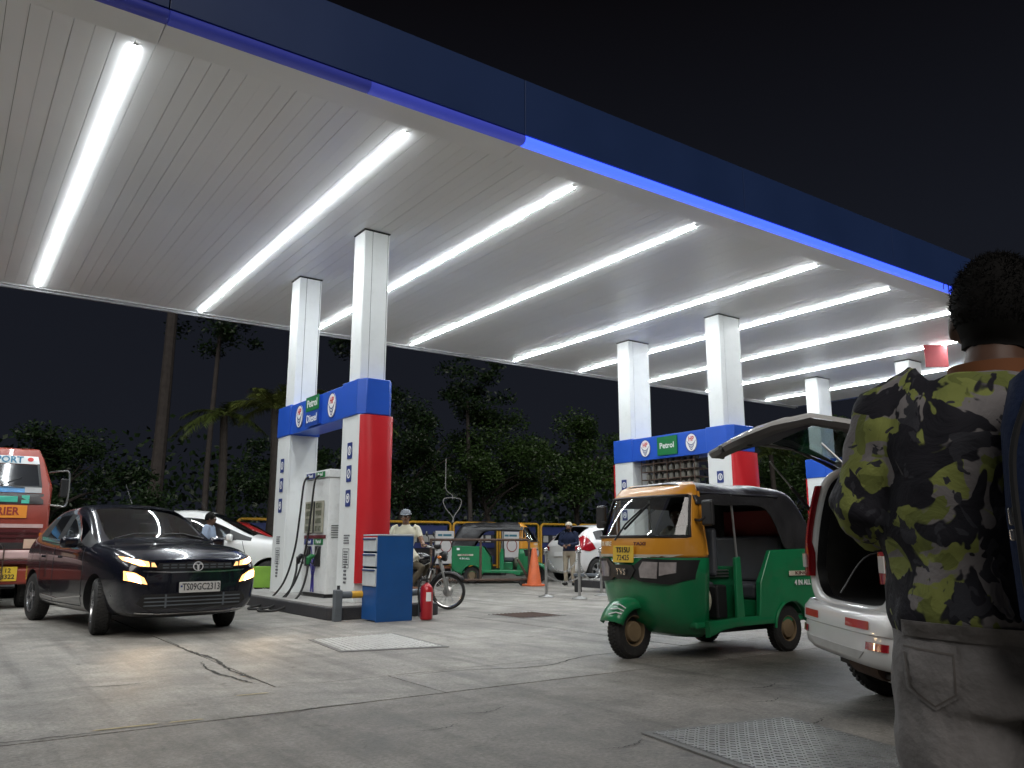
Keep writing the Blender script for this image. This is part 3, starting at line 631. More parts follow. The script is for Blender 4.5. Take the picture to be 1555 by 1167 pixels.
def chain(p, q, sag, lb):
    t = thing('chain', lb, 'chain', p); P_, Q = Vector((0, 0, 0)), Vector(q) - Vector(p); n = 30
    lk = MB(); ring_mb(lk, .034, .018, -.008, .008, Matrix(), 10, ky=.62); lme = lk.mesh('link', steel_m)
    for k in range(n):
        u = (k + .5) / n; c = P_.lerp(Q, u); c.z -= sag * 4 * u * (1 - u)
        d = (Q + Vector((0, 0, -sag * 4 * (1 - 2 * u)))).normalized()
        o = obj('link', lme, t, smooth=0); L0 = Q.length / n
        M = d.to_track_quat('X', 'Z').to_matrix().to_4x4() @ Matrix.Rotation(R(90 * (k % 2)), 4, 'X')
        o.matrix_local = Matrix.Translation(c) @ M @ Matrix.Diagonal((L0 / .048 * .62, 1, 1, 1))
A_, B_, C_, D_ = [Vector((x, y, .86)) for x, y in sp_]
chain(A_, B_, .33, 'upper sagging chain between the first two posts'); chain(A_ - Vector((0, 0, .4)), B_ - Vector((0, 0, .42)), .12, 'lower slack chain between the first two posts')
chain(B_ - Vector((0, 0, .1)), C_ - Vector((0, 0, .3)), .3, 'chain from the second post to the white car post')
# bench-like dark block behind posts
t = thing('wheel_stop', 'dark short post and plank behind the chain posts', 'bench', (12.9, 14.9, 0), R(-35))
mb = MB(); mb.bb((-.5, -.12, .36), (.75, .12, .42)); mb.build('plank', greyp_m, t, smooth=0, bevel=.01)
for x in (-.4, .6): mb = MB(); mb.bb((x - .08, -.1, 0), (x + .08, .1, .36)); mb.build('leg', black_m, t, smooth=0, bevel=.01)
# green low board in front of the white car
t = thing('green_board', 'low bright green board beyond the island next to the white car', 'board', (5.55, 17.62, 0), R(-33))
mb = MB(); mb.bb((-.6, -.03, .2), (.6, .03, .64)); mb.build('panel', mat('board_green', (.22, .42, .05), .5, var=.2, scale=3), t, smooth=0, bevel=.01)
for x in (-.5, .5): mb = MB(); mb.bb((x - .04, .032, 0), (x + .04, .08, .6)); mb.build('leg', rust_m, t, smooth=0)
# hanging red sign
t = thing('hanging_sign', 'plain red square sign hanging under the canopy above the shoulder', 'sign', (21.9, 10.9, 6.16), R(-35))
mb = MB(); mb.bb((-.31, -.03, -.31), (.31, .03, .31)); mb.build('panel', mat('faded_red', (.42, .06, .07), .5, var=.1), t, smooth=0, bevel=.01)
for x in (-.3, .3): mb = MB(); mb.cyl((x * .7, 0, .31), (x * .7, 0, .34), .01, n=6); mb.build('hanger', steel_m, t)
# cable dangling off the blue edge light
t = thing('loose_cable', 'thin black cable dangling from the blue edge light', 'cable', (17.2, 8.15, 6.5))
mb = MB(); mb.tube(catmull([(0, 0, .1), (-.1, -.05, -.05), (-.12, -.06, -.2), (.02, -.05, -.38)], 6), .012, 6); mb.tube(catmull([(0, 0, .1), (-.25, -.03, .02), (-.3, -.04, -.1)], 6), .01, 6); mb.build('strand', black_m, t)
# wire loop above fence
t = thing('bent_wire', 'pale bent wire with a loop standing over the yellow fence', 'wire', (17.42, 29.0, 0))
mb = MB(); mb.tube(catmull([(0, 0, 1.98), (.02, 0, 2.2), (-.35, 0, 2.6), (-.38, 0, 2.95), (.38, 0, 2.95), (.36, 0, 2.6), (.1, 0, 2.25), (.06, 0, 1.98)], 6), .02, 6); mb.tube(catmull([(.0, 0, 2.95), (-.02, 0, 3.1), (-.3, 0, 3.3), (-.34, 0, 3.7), (-.34, 0, 4.6)], 6), .018, 6); mb.build('strand', mat('wire_pale', (.35, .35, .36), .5), t)
# ================================================================ trees
def leaf_mat(name, col):
    m = mat(name, col, .42, var=.45, scale=1.6, spec=.35); return m
bark_m = mat('bark', (.04, .033, .028), .9, var=.3, scale=8, bump=.5, bscale=18)
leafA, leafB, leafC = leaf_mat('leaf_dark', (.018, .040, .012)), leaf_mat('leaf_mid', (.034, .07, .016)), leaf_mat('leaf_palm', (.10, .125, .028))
def crown_mesh(name, rad, n, leaf, m, seed, clumps=26, droop=.3):
    r = random.Random(seed); mb = MB(); cl = []
    for i in range(clumps):
        d = Vector((r.gauss(0, 1), r.gauss(0, 1), r.gauss(0, 1))).normalized(); k = r.uniform(.35, 1.0)
        cl.append((Vector((d.x * rad[0], d.y * rad[1], d.z * rad[2])) * k, r.uniform(.18, .36)))
    for i in range(n):
        c, s = r.choice(cl); d = Vector((r.gauss(0, 1), r.gauss(0, 1), r.gauss(0, .8))); d = d if d.length < 1.9 else d * (1.9 / d.length * r.random())
        p = c + Vector((d.x * rad[0], d.y * rad[1], d.z * rad[2])) * s * .55
        a = Vector((r.gauss(0, 1), r.gauss(0, 1), r.gauss(0, .6) - droop)).normalized(); b = a.cross(Vector((r.gauss(0, 1), r.gauss(0, 1), r.gauss(0, 1)))).normalized()
        l = leaf * r.uniform(.7, 1.35); wd = l * .42
        mb.add([p - a * l * .5, p + b * wd * .5 + a * l * .05, p + a * l * .5, p - b * wd * .5 + a * l * .05], [(0, 1, 2, 3)])
    return mb.mesh(name, m)
def limbs(mb, base, h, r0, rad, seed, k=7):
    r = random.Random(seed); top = Vector(base) + Vector((r.uniform(-.3, .3), r.uniform(-.3, .3), h))
    mb.tube(catmull([base, Vector(base) + Vector((r.uniform(-.15, .15), r.uniform(-.15, .15), h * .5)), top], 5), [r0 * (1 - .5 * i / 10) for i in range(11)], 9)
    for i in range(k):
        a = r.uniform(0, 6.28); e = top + Vector((math.cos(a) * rad[0] * .7, math.sin(a) * rad[1] * .7, r.uniform(.1, .9) * rad[2])); s = Vector(base).lerp(top, r.uniform(.65, .98))
        mb.tube(catmull([s, s.lerp(e, .5) + Vector((0, 0, .3)), e], 4), [r0 * .4 * (1 - .8 * j / 8) for j in range(9)], 6)
crowns = {}
def broad_tree(x, y, h, rad, label, m, seed, n=4200, leaf=.26, trunk=.2):
    t = thing('broadleaf_tree', label, 'tree', (x, y, -.03), group='trees behind the station')
    mb = MB(); limbs(mb, (0, 0, 0), h - rad[2] * .55, trunk, rad, seed); mb.build('trunk', bark_m, t)
    o = obj('crown', crown_mesh('crown', rad, n, leaf, m, seed), t, smooth=0); o.location = (0, 0, h); return t
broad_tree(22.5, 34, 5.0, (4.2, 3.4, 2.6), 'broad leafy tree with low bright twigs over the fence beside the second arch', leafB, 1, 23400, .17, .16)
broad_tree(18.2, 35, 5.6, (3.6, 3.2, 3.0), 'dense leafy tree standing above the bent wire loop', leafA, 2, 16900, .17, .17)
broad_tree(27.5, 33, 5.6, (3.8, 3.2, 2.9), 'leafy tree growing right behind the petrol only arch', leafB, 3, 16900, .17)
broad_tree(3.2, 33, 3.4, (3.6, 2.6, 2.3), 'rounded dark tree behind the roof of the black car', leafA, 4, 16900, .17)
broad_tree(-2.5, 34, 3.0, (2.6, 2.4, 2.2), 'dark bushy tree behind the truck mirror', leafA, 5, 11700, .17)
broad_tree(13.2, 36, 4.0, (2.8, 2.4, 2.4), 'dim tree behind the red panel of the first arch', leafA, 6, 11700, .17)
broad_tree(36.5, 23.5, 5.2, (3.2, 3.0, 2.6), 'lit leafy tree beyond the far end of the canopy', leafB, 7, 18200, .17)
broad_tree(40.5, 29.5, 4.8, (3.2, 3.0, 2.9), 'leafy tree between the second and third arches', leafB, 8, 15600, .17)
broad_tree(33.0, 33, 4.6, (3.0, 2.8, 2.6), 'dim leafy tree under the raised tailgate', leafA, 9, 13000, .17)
for k, (x, y, h, r0, lb) in enumerate(((7.2, 36, 13, .30, 'tall straight bare trunk behind the black car aerial'), (15.6, 34.5, 11, .25, 'tall straight trunk behind the motorcycle rider'), (-1.2, 38, 12, .2, 'thin tall trunk above the truck cab'), (9.8, 37.5, 11, .14, 'thin pale trunk near the white pump leg'), (20.9, 33, 8, .12, 'thin pale trunk under the leafy tree by the fence'))):
    t = thing('tall_tree', lb, 'tree', (x, y, -.03), group='trees behind the station')
    mb = MB(); rr = random.Random(k); mb.tube(catmull([(0, 0, 0), (rr.uniform(-.2, .2), 0, h * .4), (rr.uniform(-.4, .4), 0, h)], 6), [r0 * (1.15 - .5 * i / 12) for i in range(13)], 10); mb.build('trunk', mat('bark_pale', (.06, .052, .048), .9, var=.3, scale=5, bump=.5, bscale=15), t)
    o = obj('crown', crown_mesh('crown', (2.2, 2.2, 1.8), 3500, .2, leafA, 60 + k), t, smooth=0); o.location = (0, 0, h + .5)
def palm(x, y, h, label, seed, fl=2.6, nf=15, m=leafC, up=.9):
    t = thing('palm_tree', label, 'palm tree', (x, y, -.03), group='palms behind the station'); r = random.Random(seed)
    mb = MB(); mb.tube(catmull([(0, 0, 0), (.1, 0, h * .5), (0, 0, h)], 8), [.17 - .05 * i / 16 for i in range(17)], 10); mb.build('trunk', bark_m, t)
    for i in range(nf):
        a = i * 2.4 + r.uniform(-.3, .3); el = R(r.uniform(5, 75)) * up; L_ = fl * r.uniform(.8, 1.1)
        d = Vector((math.cos(a), math.sin(a), 0)); pts = []
        for k in range(9):
            u = k / 8; pts.append(Vector((0, 0, h)) + d * (math.cos(el) * L_ * u) + Vector((0, 0, math.sin(el) * L_ * u - L_ * .62 * u * u * (1.1 - .3 * math.sin(el)))))
        mb = MB(); mb.tube(pts, [.025 * (1 - .8 * k / 8) for k in range(9)], 5); s = d.cross(Vector((0, 0, 1)))
        for k in range(44):
            u = .12 + .86 * k / 43; f = u * 8; i0 = min(7, int(f)); p = pts[i0].lerp(pts[i0 + 1], f - i0); tg = (pts[i0 + 1] - pts[i0]).normalized()
            ln = .55 * fl / 2.6 * math.sin(math.pi * (.15 + .8 * u)) + .08
            for sg in (-1, 1):
                e = p + (s * sg * .75 + tg * .55 + Vector((0, 0, r.uniform(-.55, .1)))).normalized() * ln; w2 = tg * .022
                mb.add([p - w2, p + w2, e + Vector((0, 0, -.05))], [(0, 1, 2)])
        mb.build('frond', m, t, smooth=0)
    return t
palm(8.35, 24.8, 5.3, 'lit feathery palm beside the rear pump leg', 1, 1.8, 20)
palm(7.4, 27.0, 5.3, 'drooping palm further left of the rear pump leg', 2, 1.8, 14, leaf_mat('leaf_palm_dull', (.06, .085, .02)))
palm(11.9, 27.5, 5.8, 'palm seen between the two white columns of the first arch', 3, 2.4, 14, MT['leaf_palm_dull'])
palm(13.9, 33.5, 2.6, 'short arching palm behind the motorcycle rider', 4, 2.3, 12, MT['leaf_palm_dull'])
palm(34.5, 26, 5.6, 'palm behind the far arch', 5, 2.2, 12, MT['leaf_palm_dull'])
# far wood reads as one dark mass
wood = MB(); rw_ = random.Random(11)
for i in range(60):
    a = R(-8 + i * 2.6) + rw_.uniform(-.02, .02); d = rw_.uniform(48, 62); c = Vector((math.cos(a) * d, math.sin(a) * d, rw_.uniform(1.5, 5)))
    for k in range(420):
        p = c + Vector((rw_.gauss(0, 1), rw_.gauss(0, 1), rw_.gauss(0, 1))).normalized() * rw_.random() ** .5 * 3.6; q = Vector((rw_.gauss(0, 1), rw_.gauss(0, 1), rw_.gauss(0, 1))).normalized() * .2; s = q.cross(Vector((rw_.gauss(0, 1), rw_.gauss(0, 1), rw_.gauss(0, 1)))).normalized() * .13
        wood.add([p - q, p + s, p + q, p - s], [(0, 1, 2, 3)])
tag(wood.build('far_wood', leafA, smooth=0), 'far dark wood behind the station yard', 'wood', kind='stuff')
under = MB()
for i in range(12000):
    x = rw_.uniform(-12, 40); y = rw_.uniform(31.9, 34); z = abs(rw_.gauss(0, .8)) + .1 + .5 * noise.noise(Vector((x * .5, y * .4, 0)))
    p = Vector((x, y, max(.05, z + .4))); q = Vector((rw_.gauss(0, 1), rw_.gauss(0, 1), rw_.gauss(0, 1))).normalized() * .10; s = q.cross(Vector((rw_.gauss(0, 1), rw_.gauss(0, 1), 1))).normalized() * .05
    under.add([p - q, p + s, p + q, p - s], [(0, 1, 2, 3)])
tag(under.build('undergrowth', leafA, smooth=0), 'dark undergrowth at the foot of the trees', 'undergrowth', kind='stuff')
# ================================================================ cars
glass_car = glass('car_glass', (.62, .66, .66), .05)
glass_side = glass('car_side_glass', (.16, .17, .18), .08)
paint_dark = mat('paint_midnight', (.007, .008, .016), .22, metal=.35, var=.05, coat=1)
paint_white = mat('paint_white', (.74, .74, .73), .3, var=.03, coat=.8)
paint_red = mat('paint_red', (.35, .02, .02), .3, var=.05, coat=.8)
lens_m = mat('lens_grey', (.32, .33, .35), .12, metal=.5, var=.1, coat=1)
tail_m = mat('tail_red', (.32, .008, .016), .15, var=.1, coat=1)
int_m = mat('cabin_dark', (.06, .06, .062), .8, var=.2)
seat_m = mat('seat_cloth', (.16, .155, .15), .9, var=.2, scale=20)
amber_m = mat('amber', (.6, .16, .01), .2, var=.05, coat=1)
rim_m = mat('alloy_rim', (.52, .53, .55), .25, metal=.9, var=.08)
def bvh_of(me): return BVHTree.FromPolygons([v.co.copy() for v in me.vertices], [tuple(p.vertices) for p in me.polygons])
def wheel(parent, c, r, w, side, spokes=5, steer=0, rim=rim_m, rr=.66):
    """tyre with a rim; side = +1 shows its face towards +y"""
    mb = MB(); p = [(r * rr * .96, -w / 2 + .01), (r * rr, -w / 2), (r * .88, -w / 2 - .004), (r * .97, -w / 2 + .016), (r, -w / 2 + .045), (r, w / 2 - .045), (r * .97, w / 2 - .016), (r * .88, w / 2 + .004), (r * rr, w / 2), (r * rr * .96, w / 2 - .01)]
    mb.lathe(p, 36, axis='y'); o = mb.build('wheel', rubber_m, parent, smooth=40); o.location = c; o.rotation_euler = (0, 0, steer)
    # tread blocks
    tb = MB(); n = 44
    for k in range(n):
        a = 2 * math.pi * k / n
        for yy in (-w * .24, w * .24, 0):
            aa = a + (math.pi / n if yy == 0 else 0)
            tb.box((math.cos(aa) * r, yy, math.sin(aa) * r), (.012, w * .2, r * .085), Matrix.Rotation(-aa, 3, 'Y'))
    q = tb.build('tread', rubber_m, o, smooth=0); q['kind'] = 'stuff'
    R0 = r * rr; mb = MB(); d = side * w / 2
    mb.lathe([(R0, d * .98), (R0 * .93, d * .94), (R0 * .90, d * .4), (R0 * .88, -d * .8)], 32, axis='y'); mb.build('rim', rim, o)
    mb = MB(); mb.lathe([(R0 * .9, d * .05), (.001, d * .05)], 24, axis='y'); mb.lathe([(R0 * .55, d * .1), (R0 * .55, d * .25), (.001, d * .25)], 24, axis='y'); mb.build('brake_disc', mat('brake_dark', (.05, .05, .05), .5, metal=.6), o)
    for k in range(spokes):
        a = 2 * math.pi * k / spokes + .3; ca, sa = math.cos(a), math.sin(a); ta = (-sa, ca); mb = MB(); rings = []
        for rad, wd, yy in ((R0 * .12, R0 * .17, d * .80), (R0 * .5, R0 * .12, d * .86), (R0 * .93, R0 * .2, d * .93)):
            rings.append([(ca * rad + ta[0] * s * wd, yy + q_, sa * rad + ta[1] * s * wd) for s, q_ in ((-1, 0), (1, 0), (.8, -side * .03), (-.8, -side * .03))])
        mb.loft(rings); mb.build('spoke', rim, o, smooth=30)
    mb = MB(); mb.lathe([(R0 * .2, d * .7), (R0 * .2, d * .88), (R0 * .14, d * .93), (.001, d * .93)], 18, axis='y'); mb.build('hub', rim, o)
    return o
def car_cage(st, rowsmat):
    """st = [(x, [(y,z) * n])]; closed shell from half sections, faces tagged by rowsmat(i,j)"""
    mb = MB(); n = len(st[0][1]); full = []
    for x, p in st:
        full.append([(x, y, z) for y, z in p] + [(x, -y, z) for y, z in p[-2:0:-1]])
    N = len(full[0]); vs = [q for r in full for q in r]; fs = []; ms = []
    for i in range(len(full) - 1):
        for j in range(N):
            k = (j + 1) % N; fs.append((i * N + j, i * N + k, (i + 1) * N + k, (i + 1) * N + j))
            jj = j if j < n - 1 else N - 1 - j
            ms.append(rowsmat(i, jj))
    for base, rev in ((0, True), ((len(full) - 1) * N, False)):
        # cap with quads across
        for a in range(n - 1):
            b = a + 1; q = [base + a, base + b, base + (N - b) % N, base + (N - a) % N]
            q = [v for i_, v in enumerate(q) if v not in q[:i_]]
            fs.append(tuple(q if not rev else q[::-1])); ms.append(0)
    mb.add(vs, fs); mb.m = ms; return mb
def sub_apply(mb, mats, lev=3, wells=(), wellm=1, creases=None):
    me = mb.mesh('tmp', mats); o = bpy.data.objects.new('tmp', me); COL.objects.link(o)
    s = o.modifiers.new('s', 'SUBSURF'); s.levels = lev; s.render_levels = lev
    cut = None
    if wells:
        cm = MB(); cm.cur = wellm
        for (x, z, r, y0, y1) in wells:
            for sg in (-1, 1): cm.cyl((x, sg * y0, z), (x, sg * y1, z), r, n=40)
        cme = cm.mesh('cut', mats); cut = bpy.data.objects.new('cut', cme); COL.objects.link(cut)
        b = o.modifiers.new('b', 'BOOLEAN'); b.object = cut; b.operation = 'DIFFERENCE'; b.solver = 'EXACT'
        try: b.material_mode = 'TRANSFER'
        except Exception: pass
    out = applied(o); bpy.data.objects.remove(o)
    if cut: bpy.data.objects.remove(cut)
    return out
def split_mesh(me, keyf):
    """split faces of me into meshes by key"""
    groups = {}
    for p in me.polygons: groups.setdefault(keyf(p), []).append(tuple(p.vertices))
    out = {}
    for k, fs in groups.items():
        idx = {}; vs = []; nf = []
        for f in fs:
            g = []
            for v in f:
                if v not in idx: idx[v] = len(vs); vs.append(me.vertices[v].co.copy())
                g.append(idx[v])
            nf.append(g)
        m = bpy.data.meshes.new(str(k)); m.from_pydata(vs, [], nf); out[k] = m
    return out
def line_strip(pts2, w):
    L_, R_ = [], []
    P = [Vector(p) for p in pts2]
    for i, p in enumerate(P):
        d = (P[min(i + 1, len(P) - 1)] - P[max(0, i - 1)]).normalized(); n = Vector((-d.y, d.x)) * w / 2
        L_.append(p + n); R_.append(p - n)
    return [tuple(q) for q in L_] + [tuple(q) for q in R_[::-1]]
def make_hatch(name, label, paint, lit=False, plate=None, badge=False):
    t = thing(name, label, 'car')
    st = [
     (1.99, [(0, .25), (.50, .25), (.66, .34), (.71, .50), (.70, .62), (.62, .70), (.50, .735), (.36, .75), (.18, .76), (0, .765)]),
     (1.90, [(0, .19), (.62, .19), (.79, .29), (.83, .50), (.83, .68), (.75, .775), (.62, .81), (.44, .83), (.22, .84), (0, .845)]),
     (1.62, [(0, .18), (.70, .18), (.85, .27), (.875, .54), (.87, .77), (.80, .865), (.68, .895), (.48, .915), (.24, .93), (0, .935)]),
     (1.15, [(0, .18), (.74, .18), (.865, .26), (.885, .56), (.872, .83), (.80, .93), (.72, .955), (.5, .975), (.25, .985), (0, .99)]),
     (.84, [(0, .18), (.74, .18), (.865, .26), (.88, .57), (.872, .87), (.83, .955), (.765, .98), (.68, 1.00), (.34, 1.03), (0, 1.04)]),
     (.40, [(0, .18), (.74, .18), (.865, .26), (.88, .575), (.872, .90), (.845, .955), (.715, 1.20), (.63, 1.235), (.32, 1.27), (0, 1.28)]),
     (-.02, [(0, .18), (.74, .18), (.865, .26), (.88, .58), (.872, .92), (.848, .965), (.645, 1.40), (.565, 1.445), (.3, 1.48), (0, 1.49)]),
     (-.38, [(0, .18), (.74, .18), (.865, .26), (.88, .58), (.874, .935), (.85, .975), (.63, 1.435), (.55, 1.485), (.3, 1.51), (0, 1.515)]),
     (-.47, [(0, .18), (.74, .18), (.865, .26), (.88, .58), (.875, .94), (.85, .98), (.63, 1.438), (.55, 1.487), (.3, 1.512), (0, 1.517)]),
     (-1.05, [(0, .18), (.74, .18), (.865, .26), (.885, .59), (.878, .98), (.85, 1.02), (.64, 1.40), (.55, 1.465), (.3, 1.49), (0, 1.495)]),
     (-1.32, [(0, .18), (.74, .19), (.865, .28), (.885, .60), (.876, 1.0), (.84, 1.07), (.655, 1.34), (.55, 1.43), (.3, 1.455), (0, 1.46)]),
     (-1.62, [(0, .2), (.72, .2), (.85, .30), (.875, .60), (.86, .97), (.80, 1.06), (.69, 1.20), (.55, 1.30), (.3, 1.33), (0, 1.335)]),
     (-1.86, [(0, .22), (.66, .22), (.80, .33), (.84, .60), (.83, .90), (.77, .99), (.66, 1.03), (.52, 1.05), (.3, 1.06), (0, 1.065)]),
     (-1.97, [(0, .28), (.55, .28), (.70, .38), (.75, .60), (.73, .82), (.67, .88), (.58, .91), (.46, .92), (.26, .93), (0, .935)])]
    lift = (.055, .055, .05, .03)
    st = [(x, [(y, z + (lift[i] if j > 4 else lift[i] * .5 if j == 4 else 0)) if i < 4 else (y, z) for j, (y, z) in enumerate(p)]) for i, (x, p) in enumerate(st)]
    def rm(i, j):
        if j in (7, 8) and i in (4, 5): return 2          # windscreen
        if j in (7, 8) and i in (10, 11): return 3        # rear window
        if j == 5 and i in (5, 6): return 4               # front door glass
        if j == 5 and i == 7: return 1                     # pillar
        if j == 5 and i in (8,): return 5                  # rear door glass
        if j == 5 and i in (4, 9): return 1
        return 0
    mb = car_cage(st, rm)
    mats = [paint, black_m, glass_car, glass_side, glass_side, glass_side]
    me = sub_apply(mb, mats, 3, [(1.19, .30, .365, .58, 1.1), (-1.31, .30, .365, .58, 1.1)], 1)
    bv = bvh_of(me)
    parts = split_mesh(me, lambda p: (p.material_index, (1 if p.center.y > 0 else -1) * (0 if p.material_index in (0, 2, 3) else 1 + (0 if p.material_index != 1 else (0 if p.center.x > .75 and p.center.z < .9 else 1 if p.center.x < -.9 and p.center.z < .9 else 2 if p.center.x > .2 else 3 if p.center.x > -.75 else 4)))))
    nm = {0: 'body', 1: 'black_trim', 2: 'windscreen', 3: 'rear_window', 4: 'front_side_window', 5: 'rear_side_window'}
    for (k, sd_), m in parts.items():
        m.materials.append(mats[k]); obj(nm[k], m, t, smooth=50)
    FR = frame((2.4, 0, 0), (1, 0, 0)); RE = frame((-2.4, 0, 0), (-1, 0, 0))
    SD = {1: frame((0, 1.2, 0), (0, 1, 0)), -1: frame((0, -1.2, 0), (0, -1, 0))}
    mir = lambda pl, s: [(s * u, v) for u, v in pl]
    hot = mat('headlamp_glow', (1, .75, .45), .3, var=0, emit=22, ecol=(1, .70, .38)) if lit else lens_m
    halo = mat('lamp_halo', (.9, .5, .2), .25, var=.1, emit=2.2, ecol=(1, .42, .12), coat=1)
    warm = mat('lamp_warm', (.9, .55, .25), .25, var=.1, emit=.8, ecol=(1, .55, .2), coat=1) if lit else lens_m
    for s in (-1, 1):
        hl = patch('headlight', mir([(.46, .735), (.62, .735), (.80, .80), (.83, .88), (.70, .845), (.50, .80)], s), black_m, t, FR, bv, .004, .008)
        patch('lens', mir([(.55, .748), (.66, .757), (.79, .815), (.80, .86), (.70, .83), (.56, .80)], s), halo if lit else lens_m, hl, FR, bv, .013, .004)
        patch('bulb', mir([(.60, .762), (.73, .795), (.765, .842), (.64, .812)], s), hot, hl, FR, bv, .018, .004)
        patch('indicator', mir([(.47, .742), (.53, .747), (.53, .79), (.50, .79)], s), warm if lit else amber_m, hl, FR, bv, .013, .005)
        fg = patch('fog_lamp', mir([(.56, .56), (.80, .61), (.80, .705), (.70, .685), (.60, .63)], s), halo if lit else black_m, t, FR, bv, .004, .006)
        patch('bulb', mir([(.63, .573), (.755, .615), (.775, .68), (.70, .668), (.65, .632)], s), hot, fg, FR, bv, .012, .004)
        patch('tail_light', mir([(.56, .80), (.80, .82), (.88, .98), (.70, .93), (.56, .91)], s), tail_m, t, RE, bv, .004, .01)
        patch('tail_light', [(-s * u, v) for u, v in [(1.62, .86), (1.86, .84), (1.90, .95), (1.70, 1.0)]] if s < 0 else [(1.62 * -1 * -1 * u_, v) for u_, v in []] or [(u * -s, v) for u, v in [(1.62, .86), (1.86, .84), (1.90, .95), (1.70, 1.0)]], tail_m, t, SD[s], bv, .004, .008) if False else None
        # door shut lines and handles: u runs to -x on the +y side
        d = -1 if s > 0 else 1
        for pl in ([(.66, .95), (.74, .70), (.72, .30)], [(-.44, .96), (-.43, .6), (-.42, .28)], [(-1.12, .99), (-1.0, .75), (-.98, .5)], [(.7, .285), (-.42, .285), (-.9, .3)]):
            patch('shut_line', line_strip([(d * x, z) for x, z in pl], .010), black_m, t, SD[s], bv, .001, .002, .06)
        for x in (-.26, -.95):
            patch('door_handle', [(d * x + u, v + .835 - .0 * x) for u, v in rrect(.17, .03, .012)], paint, t, SD[s], bv, .004, .025, .05)
        patch('side_crease_trim', line_strip([(d * .75, .40), (d * -.2, .33), (d * -.85, .36)], .014), chrome_m if lit else paint, t, SD[s], bv, .002, .006, .06)
        patch('window_trim', line_strip([(d * .55, .975), (d * -.3, .992), (d * -1.1, 1.035)], .016), black_m, t, SD[s], bv, .003, .006, .06)
        mm = MB(); mm.box((0, 0, 0), (.11, .21, .13)); m2 = mm.build('mirror', paint, t, bevel=.04, seg=3); m2.location = (.45, s * .97, 1.01); m2.rotation_euler = (0, 0, s * -.1)
        mm = MB(); mm.box((-.058, 0, 0), (.006, .17, .095)); mm.build('mirror_glass', chrome_m, m2, smooth=0, bevel=.002)
        mm = MB(); mm.box((.02, s * -.12, -.03), (.05, .1, .05)); mm.build('mirror_arm', black_m, m2, smooth=0, bevel=.01)
        for x in (1.19, -1.31):
            wheel(t, (x, s * .775, .305), .305, .19, s, 5, R(-14) if (lit and x > 0) else 0)
    patch('grille', [(-.47, .715), (.47, .715), (.44, .785), (-.44, .785)], black_m, t, FR, bv, .003, .004)
    for q in range(9):
        for w_ in range(2): patch('grille_slot', [(-.40 + q * .095, .727 + w_ * .03), (-.33 + q * .095, .727 + w_ * .03), (-.33 + q * .095, .740 + w_ * .03), (-.40 + q * .095, .740 + w_ * .03)], MT['rail_grey'], t, FR, bv, .007, .003)
    patch('grille_strip', line_strip([(-.62, .70), (-.3, .685), (.3, .685), (.62, .70)], .014), chrome_m if lit else black_m, t, FR, bv, .004, .008)
    lo = patch('lower_intake', [(-.56, .30), (.56, .30), (.66, .36), (.60, .455), (-.60, .455), (-.66, .36)], black_m, t, FR, bv, .003, .004)
    for z in (.335, .375, .415): patch('intake_slat', line_strip([(-.58, z), (.58, z)], .014), MT['rail_grey'], lo, FR, bv, .008, .006)
    for u in (-.34, .36): patch('intake_post', [(u - .01, .31), (u + .01, .31), (u + .01, .45), (u - .01, .45)], MT['rail_grey'], lo, FR, bv, .008, .008)
    patch('chin_strip', line_strip([(-.66, .262), (-.4, .24), (.4, .24), (.66, .262)], .016), chrome_m if lit else black_m, t, FR, bv, .004, .008)
    pm = white_ink if not lit else mat('plate_white', (.55, .55, .53), .5, var=.08)
    pl = patch('number_plate', rrect(.50, .115, .01), pm, t, frame((2.03, 0.04, .52), (1, 0, .04)), None, 0, .008, 1)
    if plate:
        text('lettering', plate, .105, dark_ink, pl, frame((2.039, .055, .521), (1, 0, .04)), bold=.012, sx=.80)
        mm = MB(); mm.T = frame((2.039, .04, .52), (1, 0, .04)); mm.box((-.225, .012, .001), (.022, .02, .002)); mm.build('plate_mark', navy_ink, pl, smooth=0)
    pr = patch('number_plate', rrect(.50, .115, .01), white_ink, t, frame((-2.0, 0, .72), (-1, 0, .1)), None, 0, .008, 1)
    if badge:
        mm = MB(); ring_mb(mm, .062, .052, 0, .008, frame((2.03, .0, .745), (1, 0, .15)), 26, .84)
        F_ = frame((2.032, .0, .745), (1, 0, .15)); mm.build('badge', mat('badge_bright', (.75, .75, .76), .4, metal=.4), t)
        for pts in ([(-.048, .022), (-.022, .026), (-.008, .016), (-.004, -.046)], [(.048, .022), (.022, .026), (.008, .016), (.004, -.046)]):
            patch('badge_stroke', line_strip(pts, .011), MT['badge_bright'], t, F_, None, 0, .007, 1)
    # interior
    mb = MB(); mb.bb((-1.5, -.66, .24), (.8, .66, .3)); mb.build('floor', int_m, t, smooth=0)
    mb = MB(); mb.box((.62, 0, .82), (.34, 1.35, .3)); mb.build('dashboard', int_m, t, bevel=.08, seg=3)
    for y in (-.37, .37):
        s_ = MB(); s_.box((-.15, y, .5), (.5, .48, .18)); s_.build('seat', seat_m, t, bevel=.06, seg=3)
        s_ = MB(); s_.box((-.42, y, .82), (.14, .46, .6), Matrix.Rotation(R(-14), 3, 'Y')); s_.build('backrest', seat_m, t, bevel=.06, seg=3)
        s_ = MB(); s_.box((-.52, y, 1.2), (.08, .24, .15)); s_.build('headrest', seat_m, t, bevel=.035, seg=3)
    s_ = MB(); s_.box((-1.1, 0, .8), (.16, 1.2, .56), Matrix.Rotation(R(-16), 3, 'Y')); s_.build('rear_seat', seat_m, t, bevel=.06, seg=3)
    s_ = MB(); ring_mb(s_, .185, .165, -.012, .012, frame((.40, -.37, .86), (-1, 0, .5))); s_.build('steering_wheel', black_m, t)
